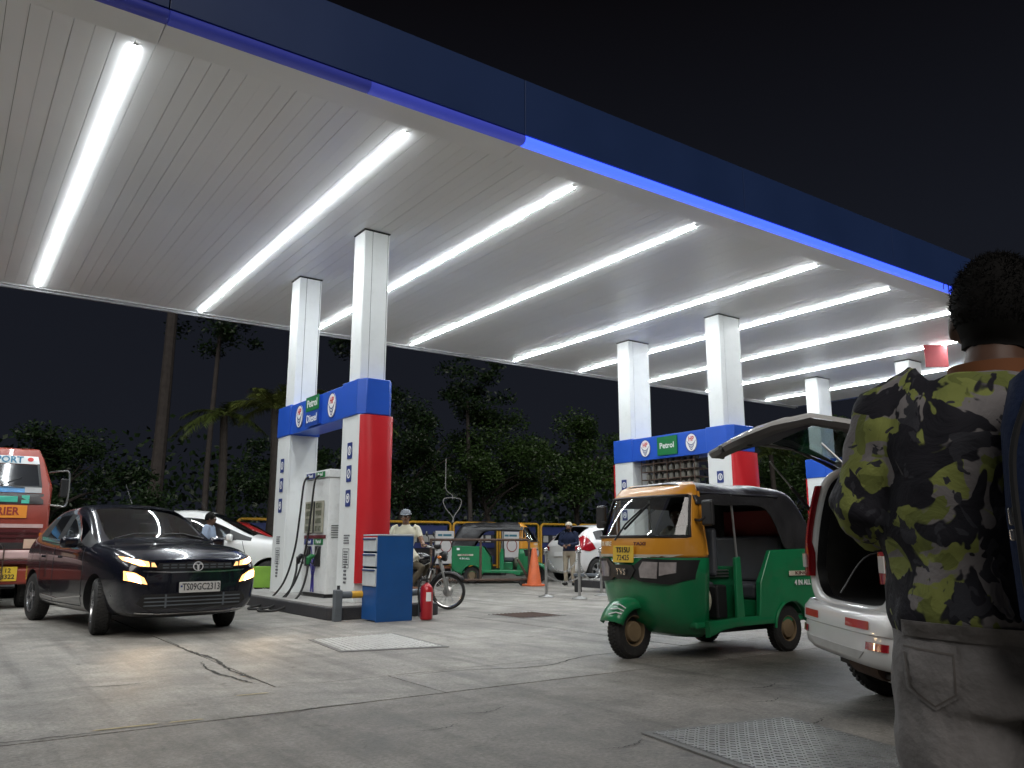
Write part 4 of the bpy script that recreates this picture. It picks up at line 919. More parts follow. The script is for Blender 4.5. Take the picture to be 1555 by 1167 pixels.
    for y0, y1 in ((-.55, -.02), (.62, .12)):
        s_ = MB(); s_.tube([(.80, y0, 1.075 - .02), (.70, (y0 + y1) / 2, 1.115), (.70, y1, 1.118)], .008, 6); s_.build('wiper', black_m, t)
    s_ = MB(); s_.tube([(-.2, 0, 1.51), (-.5, .0, 1.79)], [.006, .003], 6); s_.build('aerial', black_m, t)
    s_ = MB(); s_.box((.12, 0, 1.34), (.03, .22, .07)); s_.build('inner_mirror', black_m, t, bevel=.01)
    return t
black_car = make_hatch('hatchback_car', 'dark navy hatchback with its headlights on driving off beside the pump', paint_dark, True, 'TS09GC2313', True)
black_car.location = (2.40, 12.95, 0); black_car.rotation_euler = (0, 0, R(-81)); black_car.scale = (1.11, 1.04, 1.115)
white_car = make_hatch('hatchback_car', 'white car behind the navy hatchback with a man at its window', paint_white)
white_car.location = (5.30, 19.2, 0); white_car.rotation_euler = (0, 0, R(-30)); white_car.scale = (1.16, 1.05, 1.23)
def variant(src, label, loc, rz, sc, swap=None):
    c = copy_tree(src, None, swap); tag(c, label); c.location = loc; c.rotation_euler = (0, 0, rz); c.scale = sc; return c
variant(white_car, 'red car with dark roof just seen past the white car windscreen', (7.2, 22.8, 0), R(-20), (1.05, 1.02, 1.14), {'paint_white': paint_red})
variant(white_car, 'silver car whose alloy wheel shows below the truck bumper', (1.3, 21.9, 0), R(-90), (1.05, 1.02, 1.0), {'paint_white': mat('paint_silver', (.4, .4, .42), .3, metal=.5, coat=.8)})
suv = variant(white_car, 'white car with long red tail lamp behind the chain posts', (17.45, 19.3, 0), R(0), (1.05, 1.02, 1.13))
bv_ = None
for s in (-1, 1):
    d = -1 if s > 0 else 1
    src = [o for o in suv.children if o.name.startswith('body')][0]; b2 = bvh_of(src.data)
    patch('tail_lamp', [(d * x, z) for x, z in [(-1.93, .84), (-1.60, .80), (-1.38, .86), (-1.62, .95), (-1.70, 1.02), (-1.62, 1.2), (-1.72, 1.2), (-1.84, 1.0)]], tail_m, suv, frame((0, s * 1.2, 0), (0, s, 0)), b2, .004, .012)

for s in (-1, 1):
    ld = bpy.data.lights.new('headlamp_beam', 'SPOT'); ld.energy = 16; ld.color = (1, .72, .42); ld.spot_size = R(75); ld.spot_blend = .8; ld.shadow_soft_size = .05
    lo_ = bpy.data.objects.new('headlamp_beam', ld); COL.objects.link(lo_); lo_.parent = black_car; lo_.location = (2.12, s * .68, .78); lo_.rotation_euler = (R(0), R(-68), 0)
# ================================================================ truck
t = thing('goods_truck', 'red goods truck with painted cab waiting behind the navy hatchback', 'truck', (.52, 16.75, 0), R(-90)); TR = t
tred = mat('truck_red', (.27, .040, .024), .4, var=.12, scale=2, coat=.3, dirt=.12); tmar = mat('truck_maroon', (.09, .012, .014), .4, var=.1, coat=.3)
pink = mat('stripe_pink', (.62, .42, .40), .45, var=.1); teal = mat('truck_teal', (.05, .45, .32), .45, var=.1)
prof = [(.0, .62), (.05, 1.1), (.05, 1.50), (.0, 1.92), (-.16, 2.14), (-.42, 2.66), (-.62, 2.84), (-1.75, 2.86), (-1.8, .62)]
rings = []
for y, k in ((-1.14, .97), (-1.10, 1), (1.10, 1), (1.14, .97)):
    rings.append([(x if abs(y) < 1.12 else x * .97 - .03, y * (1 if z < 1.95 else 1 - (z - 1.95) ** 2 * .22), z * (1 if abs(y) < 1.12 else .99) + (0 if abs(y) < 1.12 else .006)) for x, z in prof])
mb = MB(); mb.loft(rings); cab = mb.build('cab', tred, t, smooth=30, bevel=.05, seg=3)
bv = BVHTree.FromPolygons([tuple(v.co) for v in cab.data.vertices], [tuple(p.vertices) for p in cab.data.polygons])
FR = frame((.6, 0, 0), (1, 0, 0))
def tp(nm, pl, m, off=.004, th=.008, par=None): return patch(nm, pl, m, par or t, FR, bv, off, th, .25)
rec = lambda a, b, c, d: [(a, b), (c, b), (c, d), (a, d)]
ws = tp('windscreen', [(-.95, 2.12), (.95, 2.12), (.90, 2.52), (-.90, 2.52)], mat('truck_glass', (.012, .014, .018), .06, var=0, coat=1), .004, .01)
tp('windscreen_rubber', line_strip([(-.97, 2.10), (.97, 2.10)], .05), black_m, .006, .014)
for s in (-1, 1): tp('windscreen_rubber', line_strip([(s * .97, 2.10), (s * .91, 2.54)], .04), black_m, .006, .014)
vs_ = tp('visor_band', [(-.93, 2.535), (.93, 2.535), (.90, 2.68), (-.90, 2.68)], mat('visor_white', (.66, .68, .68), .5, var=.06), .006, .012)
text('lettering', 'S.R.K TRANSPORT', .17, mat('ink_teal', (.01, .16, .28), .5), vs_, frame((.6, -.02, 2.605), (1, 0, 0)), .004, .02, bvh=bv)
for v in vs_.children[0].data.vertices: v.co.x += .02
tp('visor_flower', ngon(.05, 10, (.78, 2.62), .04), red_ink, .02, .004)
tp('windscreen_banner', rec(-.95, 2.0, .95, 2.10), mat('banner_sky', (.04, .22, .48), .4, var=.25, scale=3), .012, .008)
tp('cowl_grey', rec(.72, 2.0, .98, 2.10), mat('cowl_grey', (.3, .3, .3), .5), .024, .006)
tp('cowl_dark', rec(-1.02, 1.80, 1.02, 1.985), mat('cowl_dark', (.04, .035, .035), .4), .008, .008)
tp('teal_strip', rec(-.9, 1.83, .62, 1.93), teal, .018, .006); tp('teal_square', rec(.68, 1.81, .80, 1.95), teal, .018, .006)
gb = tp('goods_board', rec(-.78, 1.555, .78, 1.775), mat('board_orange', (.78, .27, .02), .5, var=.08), .008, .012)
text('lettering', 'GOODS CARRIER', .19, mat('ink_maroon', (.28, .02, .015), .5), gb, frame((.6, -.03, 1.665), (1, 0, 0)), .004, .02, bvh=bv, sx=.93)
for v in gb.children[0].data.vertices: v.co.x += .02
tp('goods_board_joint', rec(-.125, 1.555, -.11, 1.775), tmar, .022, .004)
tp('pink_stripe', rec(-1.05, 1.385, 1.05, 1.45), pink, .006, .012)
tp('grille_panel', rec(-1.02, 1.0, 1.02, 1.36), tmar, .006, .012)
for z in (1.20, 1.28): tp('grille_slat', rec(-.98, z, .98, z + .025), mat('grille_edge', (.05, .01, .01), .3), .02, .01)
tp('name_strip', rec(-.7, 1.02, .9, 1.13), mat('cowl_dark', (.04, .035, .035), .4), .022, .006)
mm = MB(); mm.lathe([(.001, 0), (.10, 0), (.105, .02), (.09, .04), (.001, .045)], 24, (.07, .0, 1.30), 'x'); bdg = mm.build('badge', mat('badge_grey', (.35, .35, .36), .3, metal=.6), t)
text('lettering', 'A', .14, chrome_m, bdg, frame((.118, 0, 1.30), (1, 0, 0)), .004, .03)
text('lettering', 'E I C H E R', .125, chrome_m, t, frame((.096, .2, 1.072), (1, 0, 0)), .006, .02)
b = MB(); b.bb((.0, -1.16, .84), (.16, 1.16, 1.0)); b.build('bumper', pink, t, smooth=0, bevel=.04, seg=3)
b = MB(); b.bb((.0, -1.1, .76), (.13, 1.1, .835)); b.build('bumper_bar', tmar, t, smooth=0, bevel=.02)
b = MB(); b.bb((-.03, -1.12, .42), (.12, 1.12, .69)); b.build('lower_bumper', tred, t, smooth=0, bevel=.04)
for y in (-.5, .0, .5): b = MB(); b.bb((.14, y - .01, .5), (.18, y + .01, 1.05)); b.build('bumper_rod', rust_m, t, smooth=0)
for s in (-1, 1):
    hl = tp('headlight', [(s * u, v) for u, v in rec(.78, 1.03, 1.04, 1.19)], mat('truck_lamp', (.7, .5, .38), .2, var=.1, coat=1), .02, .02)
    tp('indicator', [(s * u, v) for u, v in rec(1.0, 1.2, 1.1, 1.30)], amber_m, .01, .03)
    b = MB(); b.tube(catmull([(-.1, s * 1.08, 2.38), (.05, s * 1.26, 2.40), (.06, s * 1.38, 2.36), (.06, s * 1.38, 1.82), (.04, s * 1.25, 1.78), (-.05, s * 1.1, 1.8)], 6), .016, 6); b.build('mirror_arm', steel_m, t)
    b = MB(); b.box((.05, s * 1.32, 2.1), (.05, .13, .34)); b.build('mirror', black_m, t, smooth=0, bevel=.03)
    b = MB(); b.tube([(.0, s * .25 + .1, 2.12), (-.05, s * .55 + .1, 2.26)], .012, 6); b.build('wiper', black_m, t)
    wheel(t, (-.55, s * .92, .44), .44, .24, s, 8, 0, steel_m, .55); wheel(t, (-3.9, s * .92, .44), .44, .24, s, 8, 0, steel_m, .55)
pl_ = patch('number_plate', rrect(.42, .24, .012), mat('plate_yellow', (.72, .48, .04), .5, var=.05), t, frame((.135, .52, .60), (1, 0, 0)), None, 0, .008, 1)
text('lettering', 'TS 12', .10, dark_ink, pl_, frame((.1445, .52, .655), (1, 0, 0)), bold=.02); text('lettering', 'UC8322', .105, dark_ink, pl_, frame((.1445, .52, .55), (1, 0, 0)), bold=.02)
b = MB(); b.bb((-5.4, -1.16, .95), (-1.9, 1.16, 2.7)); b.build('cargo_body', mat('cargo_brown', (.10, .05, .03), .6, var=.2, dirt=.2), t, smooth=0, bevel=.03)
b = MB(); b.bb((-5.3, -.4, .55), (-.2, .4, .8)); b.build('chassis', black_m, t, smooth=0)
# ================================================================ auto rickshaws
a_green = mat('auto_green', (.008, .19, .07), .3, var=.12, scale=2.5, coat=.4, dirt=.32); a_yel = mat('auto_yellow', (.60, .26, .022), .32, var=.08, scale=2, coat=.4)
tarp = mat('tarp_black', (.028, .028, .030), .34, var=.4, scale=4, bump=.7, bscale=7)
def cowl_pt(f, b_, w_, t_, z, p=2.55):
    a = t_ * math.pi / 2  # t -1..1
    sy = math.copysign(abs(math.sin(a)) ** (2 / p), a); cx_ = abs(math.cos(a)) ** (2 / p)
    return (b_ + (f - b_) * cx_, w_ * sy, z)
def make_auto(name, label, plate=True):
    t = thing(name, label, 'auto rickshaw')
    N = 41; ts = [-1 + 2 * k / (N - 1) for k in range(N)]
    lev = [(.205, .70, .40, .44, 0), (.25, .86, .40, .52, 0), (.36, .98, .42, .565, 0), (.48, 1.05, .44, .59, 0), (.62, 1.09, .46, .615, 0), (.80, 1.105, .47, .64, 0), (.97, 1.11, .48, .652, 0)]
    up = [(.975, 1.112, .49, .654), (1.0, 1.115, .50, .656), (1.15, 1.095, .52, .654), (1.175, 1.088, .53, .652), (1.30, 1.02, .55, .635), (1.45, .93, .55, .61), (1.575, .845, .54, .588), (1.605, .82, .53, .58), (1.68, .74, .50, .54), (1.725, .62, .46, .46)]
    lev = [(z, f - .12, b_ - .02, w_, q) for z, f, b_, w_, q in lev]; up = [(z, f - .12, b_ - .02, w_) for z, f, b_, w_ in up]
    mb = MB(); mb.loft([[cowl_pt(f, b_, w_, k, z) for k in ts] for z, f, b_, w_, _ in lev], caps=False, closed=False)
    co = mb.build('front_cowl', a_green, t, smooth=60); so = co.modifiers.new('s', 'SOLIDIFY'); so.thickness = .02
    vs = [cowl_pt(f, b_, w_, k, z) for z, f, b_, w_ in up for k in ts]; fs = []; gs = []
    for i in range(len(up) - 1):
        for j in range(N - 1):
            q = (i * N + j, i * N + j + 1, (i + 1) * N + j + 1, (i + 1) * N + j)
            if 3 <= i <= 5 and abs(ts[j] + 1 / (N - 1)) < .80: gs.append(q)
            else: fs.append(q)
    mb = MB(); mb.add(vs, fs); me = mb.mesh('windscreen_frame', a_yel)
    wf = obj('windscreen_frame', me, t, smooth=60); so = wf.modifiers.new('s', 'SOLIDIFY'); so.thickness = .02
    mb = MB(); mb.add(vs, gs); m2 = mb.mesh('windscreen', glass('auto_glass', (.74, .78, .76), .05)); obj('windscreen', m2, t, smooth=60)
    mb = MB(); mb.add(vs, fs + gs); bvU = bvh_of(mb.mesh('x', a_yel)); bvL = bvh_of(co.data)
    # rubber round the glass
    rub = MB(); pth = [cowl_pt(*(lambda u: (u[1], u[2], u[3]))(up[3]), k, up[3][0]) for k in ts if abs(k) <= .81]
    pth += [cowl_pt(up[i][1], up[i][2], up[i][3], .80, up[i][0]) for i in (4, 5)]
    pth += [cowl_pt(up[6][1], up[6][2], up[6][3], k, up[6][0]) for k in ts[::-1] if abs(k) <= .81]
    pth += [cowl_pt(up[i][1], up[i][2], up[i][3], -.80, up[i][0]) for i in (5, 4)]
    rub.tube(pth + pth[:1], .016, 6); rub.build('windscreen_seal', black_m, t)
    FR = frame((1.6, 0, 0), (1, 0, 0))
    tr_ = patch('trim_strip', line_strip([(-.6, .985), (.6, .985)], .035), mat('strip_beige', (.55, .50, .40), .5), t, FR, bvU, .004, .004, .05)
    for s in (-1, 1):
        bz = patch('lamp_bezel', [(s * u, v) for u, v in [(.10, .80), (.2, .745), (.5, .72), (.62, .77), (.645, .95), (.26, .965), (.15, .90), (.10, .895)]], black_m, t, FR, bvL, .004, .025, .04)
        patch('headlight', [(s * u, v) for u, v in [(.23, .78), (.40, .775), (.42, .93), (.27, .935), (.22, .87)]], mat('auto_lens', (.42, .38, .38), .12, metal=.3, var=.2, scale=20, coat=1), bz, FR, bvL, .032, .008, .04)
        patch('indicator', [(s * u, v) for u, v in [(.425, .80), (.55, .83), (.56, .93), (.435, .93)]], MT['auto_lens'], bz, FR, bvL, .032, .008, .04)
    nose = patch('nose_badge', [(-.17, .85), (-.1, .76), (.1, .76), (.17, .85), (.13, .90), (-.13, .90)], black_m, t, FR, bvL, .03, .012, .04)
    text('lettering', 'TVS', .085, chrome_m, nose, frame((1.05, 0, .83), (1, 0, 0)), .004, .03)
    py = mat('plate_yellow', (.72, .48, .04), .5, var=.05)
    pl = patch('number_plate', rrect(.30, .165, .008), py, t, frame((1.008, -.0, 1.005), (1, 0, .05)), None, 0, .008, 1)
    text('lettering', 'TS15U', .075, dark_ink, pl, frame((1.0175, 0, 1.043), (1, 0, .05)), bold=.015); text('lettering', '72425', .075, dark_ink, pl, frame((1.017, 0, .967), (1, 0, .05)), bold=.015)
    text('lettering', 'FOR HIRE', .065, mat('ink_cream', (.75, .66, .5), .5), t, frame((1.6, -.36, 1.105), (1, 0, 0)), .002, .025, bvh=bvU)
    text('lettering', 'TAXI', .045, tmar, t, frame((1.6, .2, 1.105), (1, 0, 0)), .002, .02, bvh=bvU, sx=1.6)
    # mudguard, front wheel, fork
    mb = MB(); rings = []
    for k in range(13):
        a = R(22 + k * 11.3); rr = .335; rings.append([(.95 + math.cos(a) * (rr - d * .8), yy, .245 + math.sin(a) * (rr - d * .8) + .0) for yy, d in ((-.15, .12), (-.14, .05), (-.10, .005), (0, -.015), (.10, .005), (.14, .05), (.15, .12))])
    mb.loft(rings, caps=False, closed=False); mg = mb.build('front_mudguard', a_green, t, smooth=70); mg.modifiers.new('s', 'SOLIDIFY').thickness = .012
    for k in range(3):
        bm_ = MB(); bm_.tube([(1.13 + .03 * k, .145, .49 - .025 * k), (1.165 + .028 * k, .10, .525 - .035 * k), (1.185 + .03 * k, .02, .525 - .045 * k)], .006, 5); bm_.build('mudguard_stripe', white_ink, mg)
    wheel(t, (.95, 0, .265), .265, .145, 1, 0, R(4), mat('rim_dusty', (.17, .12, .065), .6, var=.2, dirt=.3), .56)
    mb = MB()
    mb.lathe([(.04, -.075), (.09, -.075), (.10, -.06), (.10, .06), (.09, .075), (.04, .075)], 20, (.95, 0, .255), 'y', caps=True); mb.build('wheel_hub', MT['rim_dusty'], t)
    mb = MB(); mb.tube([(.95, -.12, .265), (.88, -.12, .5), (.84, -.06, .75)], .03, 8); mb.box((1.0, -.13, .22), (.12, .03, .08)); mb.build('fork', black_m, t)
    # floor, sills, partition post
    mb = MB(); mb.bb((-1.15, -.60, .30), (.62, .60, .36)); mb.build('floor', a_green, t, smooth=0, bevel=.02)
    for s in (-1, 1):
        mb = MB(); mb.loft([[(x, s * y, z) for y, z in ((.60, z0), (.655, z0 + .01), (.665, z0 + .05), (.65, z1), (.60, z1))] for x, z0, z1 in ((.5, .215, .37), (.3, .27, .375), (.1, .29, .385), (-.5, .30, .385))]); mb.build('sill', a_green, t, smooth=40)
        # rear body side with wheel arch
        arc = [(-.80 + .285 * math.cos(R(a)), .235 + .285 * math.sin(R(a))) for a in range(12, 169, 12)]
        poly = [(-.28, .30), (-.28, .40), (-.30, .72), (-.44, .93), (-.50, 1.04), (-1.32, 1.06), (-1.36, .75), (-1.34, .45), (-1.25, .33), (-1.12, .30)] + arc[::-1] + [(-.5, .30)]
        pl_in = [(x, s * (.60 - .0), z) for x, z in poly]; pl_out = [(x, s * (.655 + (.02 if .5 < z < .9 else 0)), z) for x, z in poly]
        mb = MB(); mb.loft([pl_in, pl_out]); mb.build('rear_side', a_green, t, smooth=25, bevel=.012)
        mb = MB(); mb.prism([(-.06, .36), (.06, .36), (.05, .97), (-.03, .98)], s * .60, s * .645, 'y'); mb.build('partition_post', a_green, t, smooth=0, bevel=.012)
        mb = MB(); mb.cyl((-.0, s * .62, .96), (.03, s * .60, 1.62), .012, n=8); mb.build('roof_rod', steel_m, t)
        mb = MB(); mb.cyl((.48, s * .645, 1.0), (.51, s * .585, 1.62), .018, n=8); mb.build('door_pillar', a_yel, t)
        arch_ = MB(); arch_.tube([(-.80 + .29 * math.cos(R(a)), s * .665, .235 + .29 * math.sin(R(a))) for a in range(5, 176, 10)], .014, 6); arch_.build('arch_trim', a_green, t)
        wheel(t, (-.80, s * .55, .235), .235, .125, s, 0, 0, MT['rim_dusty'], .56)
        mb = MB(); mb.lathe([(.04, -.07), (.10, -.07), (.11, 0), (.09, .055), (.03, .07)], 20, (-.80, s * .555, .235), 'y', caps=True); mb.build('wheel_hub', MT['rim_dusty'], t)
        # mirrors
        mb = MB(); mb.box((.60, s * .79, 1.40), (.05, .15, .25)); m_ = mb.build('mirror', black_m, t, smooth=0, bevel=.03, seg=3)
        mb = MB(); mb.tube(catmull([(.60, s * .60, 1.34), (.62, s * .70, 1.33), (.62, s * .77, 1.36)], 4), .014, 6); mb.build('mirror_arm', black_m, m_)
        d = -1 if s > 0 else 1
        text('lettering', '4 IN ALL', .075, white_ink, t, frame((-1.0, s * .678, .70), (0, s, 0)), .002, .02)
        mb = MB(); mb.T = frame((-.98, s * .676, .80), (0, s, 0)); mb.box((0, 0, .003), (.42, .05, .004)); o = mb.build('side_badge', MT['strip_beige'], t, smooth=0, bevel=.002)
        text('lettering', 'KING', .05, tmar, o, frame((-.98, s * .682, .80), (0, s, 0)), .002, .02, sx=1.8)
        mb = MB(); mb.T = frame((-1.18, s * .66, .97), (0, s, 0)); mb.box((0, 0, .003), (.08, .06, .004)); mb.build('side_reflector', white_ink, t, smooth=0)
    mb = MB(); mb.bb((-1.36, -.6, .34), (-1.30, .6, 1.05)); mb.build('rear_panel', a_green, t, smooth=0, bevel=.02)
    mb = MB(); mb.bb((-.06, -.6, .36), (-.02, .6, .88)); mb.build('partition', a_green, t, smooth=0, bevel=.01)
    for k in range(3): mb = MB(); mb.tube([(-.0, -.5 + .05 * k, .80 - .03 * k), (-.0, .5, .84 - .03 * k)], .01, 6); mb.build('partition_rail', steel_m, t)
    # seats
    for nm, c, d in (('driver_seat', (.16, 0, .66), (.34, .62, .12)), ('driver_backrest', (-.0, 0, 1.02), (.08, .7, .5)), ('passenger_seat', (-.55, 0, .62), (.46, 1.14, .16)), ('passenger_backrest', (-.86, 0, .94), (.12, 1.14, .5))):
        mb = MB(); mb.box(c, d); mb.build(nm, mat('auto_vinyl', (.05, .055, .065), .5, var=.15), t, smooth=0, bevel=.04, seg=3)
    mb = MB(); mb.bb((-.05, -.32, .36), (.30, .32, .6)); mb.build('seat_box', a_green, t, smooth=0, bevel=.02)
    mb = MB(); mb.bb((-.78, -.56, .36), (-.34, .56, .54)); mb.build('seat_box', a_green, t, smooth=0, bevel=.02)
    mb = MB(); mb.bb((-1.12, -.46, 1.10), (-1.10, .46, 1.48)); mb.build('rear_curtain', mat('curtain_red', (.28, .02, .025), .6, var=.1), t, smooth=0)
    mb = MB(); mb.tube([(.70, 0, .45), (.58, 0, 1.02)], .025, 8); mb.tube(catmull([(.50, -.36, 1.02), (.55, -.2, 1.06), (.57, 0, 1.03), (.55, .2, 1.06), (.50, .36, 1.02)], 4), .016, 6); mb.build('handlebar', black_m, t)
    mb = MB(); mb.ball((.40, .44, .56), (.11, .14, .17), 20, 12); mb.build('cream_canister', mat('canister_cream', (.52, .52, .40), .45, var=.08), t)
    mb = MB(); mb.bb((.08, .38, .37), (.24, .54, .70)); mb.build('tool_box', black_m, t, smooth=0, bevel=.02)
    # roof tarp: arched cover with valance, closed at the back
    xs_ = [.58, .52, .40, .15, -.1, -.3, -.5, -.65, -.76, -.84, -.93, -1.05, -1.2, -1.32, -1.38]
    rings = []
    for i, x in enumerate(xs_):
        k = max(0, (-x - .95) / .43); zt = 1.735 + (.015 if .2 < x < .5 else 0) - .04 * max(0, (x - .5) / .16) - .58 * k ** 2.2 + .012 * math.sin(x * 9); zb = 1.50 - (.46 * min(1, max(0, (-x - .60) / .12))) - .01
        wv = lambda q: .022 * noise.noise(Vector((x * 4, q * 5, 1.7)))
        hw = .635 - .02 * max(0, x - .4) * 4; r = []
        zb = min(zb, zt - .02)
        for u in [-1, -.99, -.97, -.93, -.86, -.74, -.5, -.25, 0, .25, .5, .74, .86, .93, .97, .99, 1]:
            e = abs(u); y = hw * math.copysign(min(1, e ** .8 * 1.02), u) if e < .9 else hw * math.copysign(1.01, u)
            if e < .9: z = zt - (zt - max(zb, zt - .22)) * (e ** 4) * .75
            else: z = (zt - (zt - max(zb, zt - .22)) * .75) + (zb - (zt - (zt - max(zb, zt - .22)) * .75)) * ((e - .9) / .1)
            r.append((x, y + wv(u + z), z + wv(u * 2 + 5)))
        rings.append(r)
    mb = MB(); mb.loft(rings, caps=False, closed=False); rf = mb.build('roof_tarp', tarp, t, smooth=60)
    sb = rf.modifiers.new('s', 'SUBSURF'); sb.levels = 1; sb.render_levels = 1; rf.modifiers.new('t', 'SOLIDIFY').thickness = .012
    mb = MB()
    for yy in (-.6, .6): mb.tube([(.5, yy, 1.6), (-.75, yy, 1.6)], .014, 6)
    for x in (.1, -.7): mb.tube([(x, -.6, 1.6), (x, 0, 1.70), (x, .6, 1.6)], .014, 6)
    o = mb.build('roof_frame', black_m, t); o['kind'] = 'stuff'
    mb = MB(); mb.tube([(1.015, -.12, 1.14), (.95, -.02, 1.30), (.87, .14, 1.45)], .010, 6); mb.tube([(.93, -.06, 1.25), (.835, .22, 1.50)], .012, 6); mb.build('wiper', black_m, t)
    mb = MB(); mb.bb((-1.2, -.4, .22), (.1, .4, .3)); mb.build('chassis', black_m, t, smooth=0)
    mb = MB(); mb.cyl((-.80, -.52, .235), (-.80, .52, .235), .03, n=8); mb.build('axle', black_m, t)
    mb = MB(); mb.bb((.0, -.66, .24), (.08, -.6, .30)); mb.build('step_bracket', black_m, t, smooth=0)
    return t
auto1 = make_auto('auto_rickshaw', 'green auto rickshaw with yellow windscreen frame and black hood turning on the concrete')
auto1.location = (6.68, 6.13, 0); auto1.rotation_euler = (0, 0, R(180)); auto1.scale = (.98, .98, 1.0)
auto2 = copy_tree(auto1); tag(auto2, 'green auto rickshaw parked side-on behind the rusty barrier and orange cone')
auto2.location = (13.75, 20.0, 0); auto2.rotation_euler = (0, 0, R(-36)); auto2.scale = (1.06, 1.0, 1.0)
auto3 = copy_tree(auto1); tag(auto3, 'auto rickshaw with black hood half hidden behind the motorcycle rider', group=None)
auto3.location = (12.6, 26.6, 0); auto3.rotation_euler = (0, 0, R(150)); auto3.scale = (1.0, 1.0, 1.0)
# ================================================================ motorcycle
t = thing('motorcycle', 'black motorcycle with spoked front wheel behind the blue cabinet', 'motorcycle', (6.86, 12.79, 0), R(-38)); BK = t
def moto_wheel(x, r, w_):
    mb = MB(); mb.lathe([(r * .84, -w_ * .35), (r * .93, -w_ * .5), (r * .985, -w_ * .3), (r, 0), (r * .985, w_ * .3), (r * .93, w_ * .5), (r * .84, w_ * .35), (r * .84, -w_ * .35)], 40, axis='y')
    o = mb.build('wheel', rubber_m, t, smooth=60); o.location = (x, 0, r)
    mb = MB(); mb.lathe([(r * .84, -w_ * .4), (r * .80, -w_ * .36), (r * .79, 0), (r * .80, w_ * .36), (r * .84, w_ * .4)], 40, axis='y'); mb.build('rim', chrome_m, o, smooth=60)
    mb = MB(); mb.lathe([(.001, -.07), (.05, -.07), (.085, -.05), (.085, .03), (.05, .06), (.001, .06)], 20, axis='y'); mb.build('hub', steel_m, o)
    for k in range(28):
        a = 2 * math.pi * k / 28; b_ = a + (.35 if k % 2 else -.35); s = MB()
        s.cyl((.07 * math.cos(b_), .03 if k % 4 < 2 else -.04, .07 * math.sin(b_)), (r * .80 * math.cos(a), 0, r * .80 * math.sin(a)), .0028, n=4); s.build('spoke', steel_m, o)
    return o
fw = moto_wheel(.66, .30, .09); moto_wheel(-.62, .30, .10)
Tb = lambda nm, pts, r, m=black_m, n=8, sm=5: (lambda mb: (mb.tube(catmull(pts, sm) if sm else pts, r, n), mb.build(nm, m, t))[1])(MB())
for s in (-1, 1):
    Tb('fork_leg', [(.66, s * .085, .30), (.60, s * .085, .52), (.47, s * .085, .95)], .022, steel_m)
    Tb('fork_lower', [(.66, s * .085, .28), (.61, s * .085, .50)], .032, steel_m, sm=0)
    Tb('shock', [(-.60, s * .12, .34), (-.42, s * .12, .72)], .03, steel_m)
    Tb('footpeg', [(.0, s * .1, .34), (.0, s * .3, .34)], .018, sm=0)
    mb = MB(); mb.ball((.33, s * .42, 1.28), (.02, .07, .045)); mb.build('mirror', black_m, t); Tb('mirror_stalk', [(.36, s * .30, 1.08), (.36, s * .38, 1.2), (.33, s * .42, 1.27)], .007)
    mb = MB(); mb.ball((.52, s * .17, .88), (.04, .03, .03)); mb.build('indicator', amber_m, t)
Tb('handlebar', [(.28, -.36, 1.08), (.34, -.26, 1.07), (.44, -.10, 1.02), (.45, 0, 1.0), (.44, .10, 1.02), (.34, .26, 1.07), (.28, .36, 1.08)], .013, steel_m)
for s in (-1, 1): Tb('grip', [(.25, s * .39, 1.08), (.32, s * .28, 1.07)], .02, rubber_m, sm=0); Tb('lever', [(.36, s * .24, 1.06), (.37, s * .32, 1.05), (.33, s * .4, 1.05)], .006, steel_m)
mb = MB(); mb.lathe([(.001, .08), (.075, .075), (.09, .05), (.085, 0), (.05, -.06), (.001, -.07)], 20, (.56, 0, .90), 'x'); hd = mb.build('headlight', black_m, t)
mb = MB(); mb.lathe([(.001, .088), (.06, .085), (.078, .076)], 20, (.56, 0, .90), 'x'); mb.build('lens', lens_m, hd)
mb = MB(); mb.box((.46, 0, 1.06), (.12, .2, .09)); mb.build('instrument_pod', black_m, t, bevel=.03, seg=3)
mb = MB(); rings = []
for k in range(11):
    a = R(35 + k * 13); rings.append([(.66 + math.cos(a) * (.335 - d), yy, .30 + math.sin(a) * (.335 - d)) for yy, d in ((-.065, .04), (-.05, .0), (0, -.012), (.05, .0), (.065, .04))])
mb.loft(rings, caps=False, closed=False); mb.build('front_mudguard', black_m, t, smooth=70).modifiers.new('s', 'SOLIDIFY').thickness = .006
mb = MB(); mb.loft([[(x, w_ * math.cos(2 * math.pi * k / 14), z + h * math.sin(2 * math.pi * k / 14)) for k in range(14)] for x, w_, h, z in ((-.12, .07, .05, .78), (-.05, .115, .10, .81), (.1, .145, .13, .835), (.24, .13, .115, .845), (.34, .07, .06, .85))]); mb.build('tank', mat('tank_black', (.012, .012, .014), .18, coat=1), t, smooth=60)
mb = MB(); mb.loft([[(x, w_ * c_, z + h * s_) for c_, s_ in ((1, 0), (.9, .7), (.5, 1), (-.5, 1), (-.9, .7), (-1, 0), (-.8, -.6), (.8, -.6))] for x, w_, h, z in ((-.08, .09, .04, .79), (-.25, .13, .05, .78), (-.5, .13, .05, .80), (-.75, .10, .04, .84))]); mb.build('seat', mat('seat_vinyl', (.015, .015, .015), .55, var=.2), t, smooth=50)
Tb('frame_tube', [(.46, 0, .92), (.30, 0, .55), (.22, 0, .30), (-.15, 0, .26), (-.25, 0, .42), (-.3, 0, .74)], .022)
mb = MB(); mb.box((.03, 0, .40), (.30, .2, .22)); mb.build('engine', mat('engine_grey', (.10, .10, .10), .45, metal=.5), t, bevel=.04, seg=2)
for k in range(6): mb = MB(); mb.box((.12, 0, .53 + k * .022), (.15, .17, .009)); mb.build('cooling_fin', MT['engine_grey'], t, smooth=0)
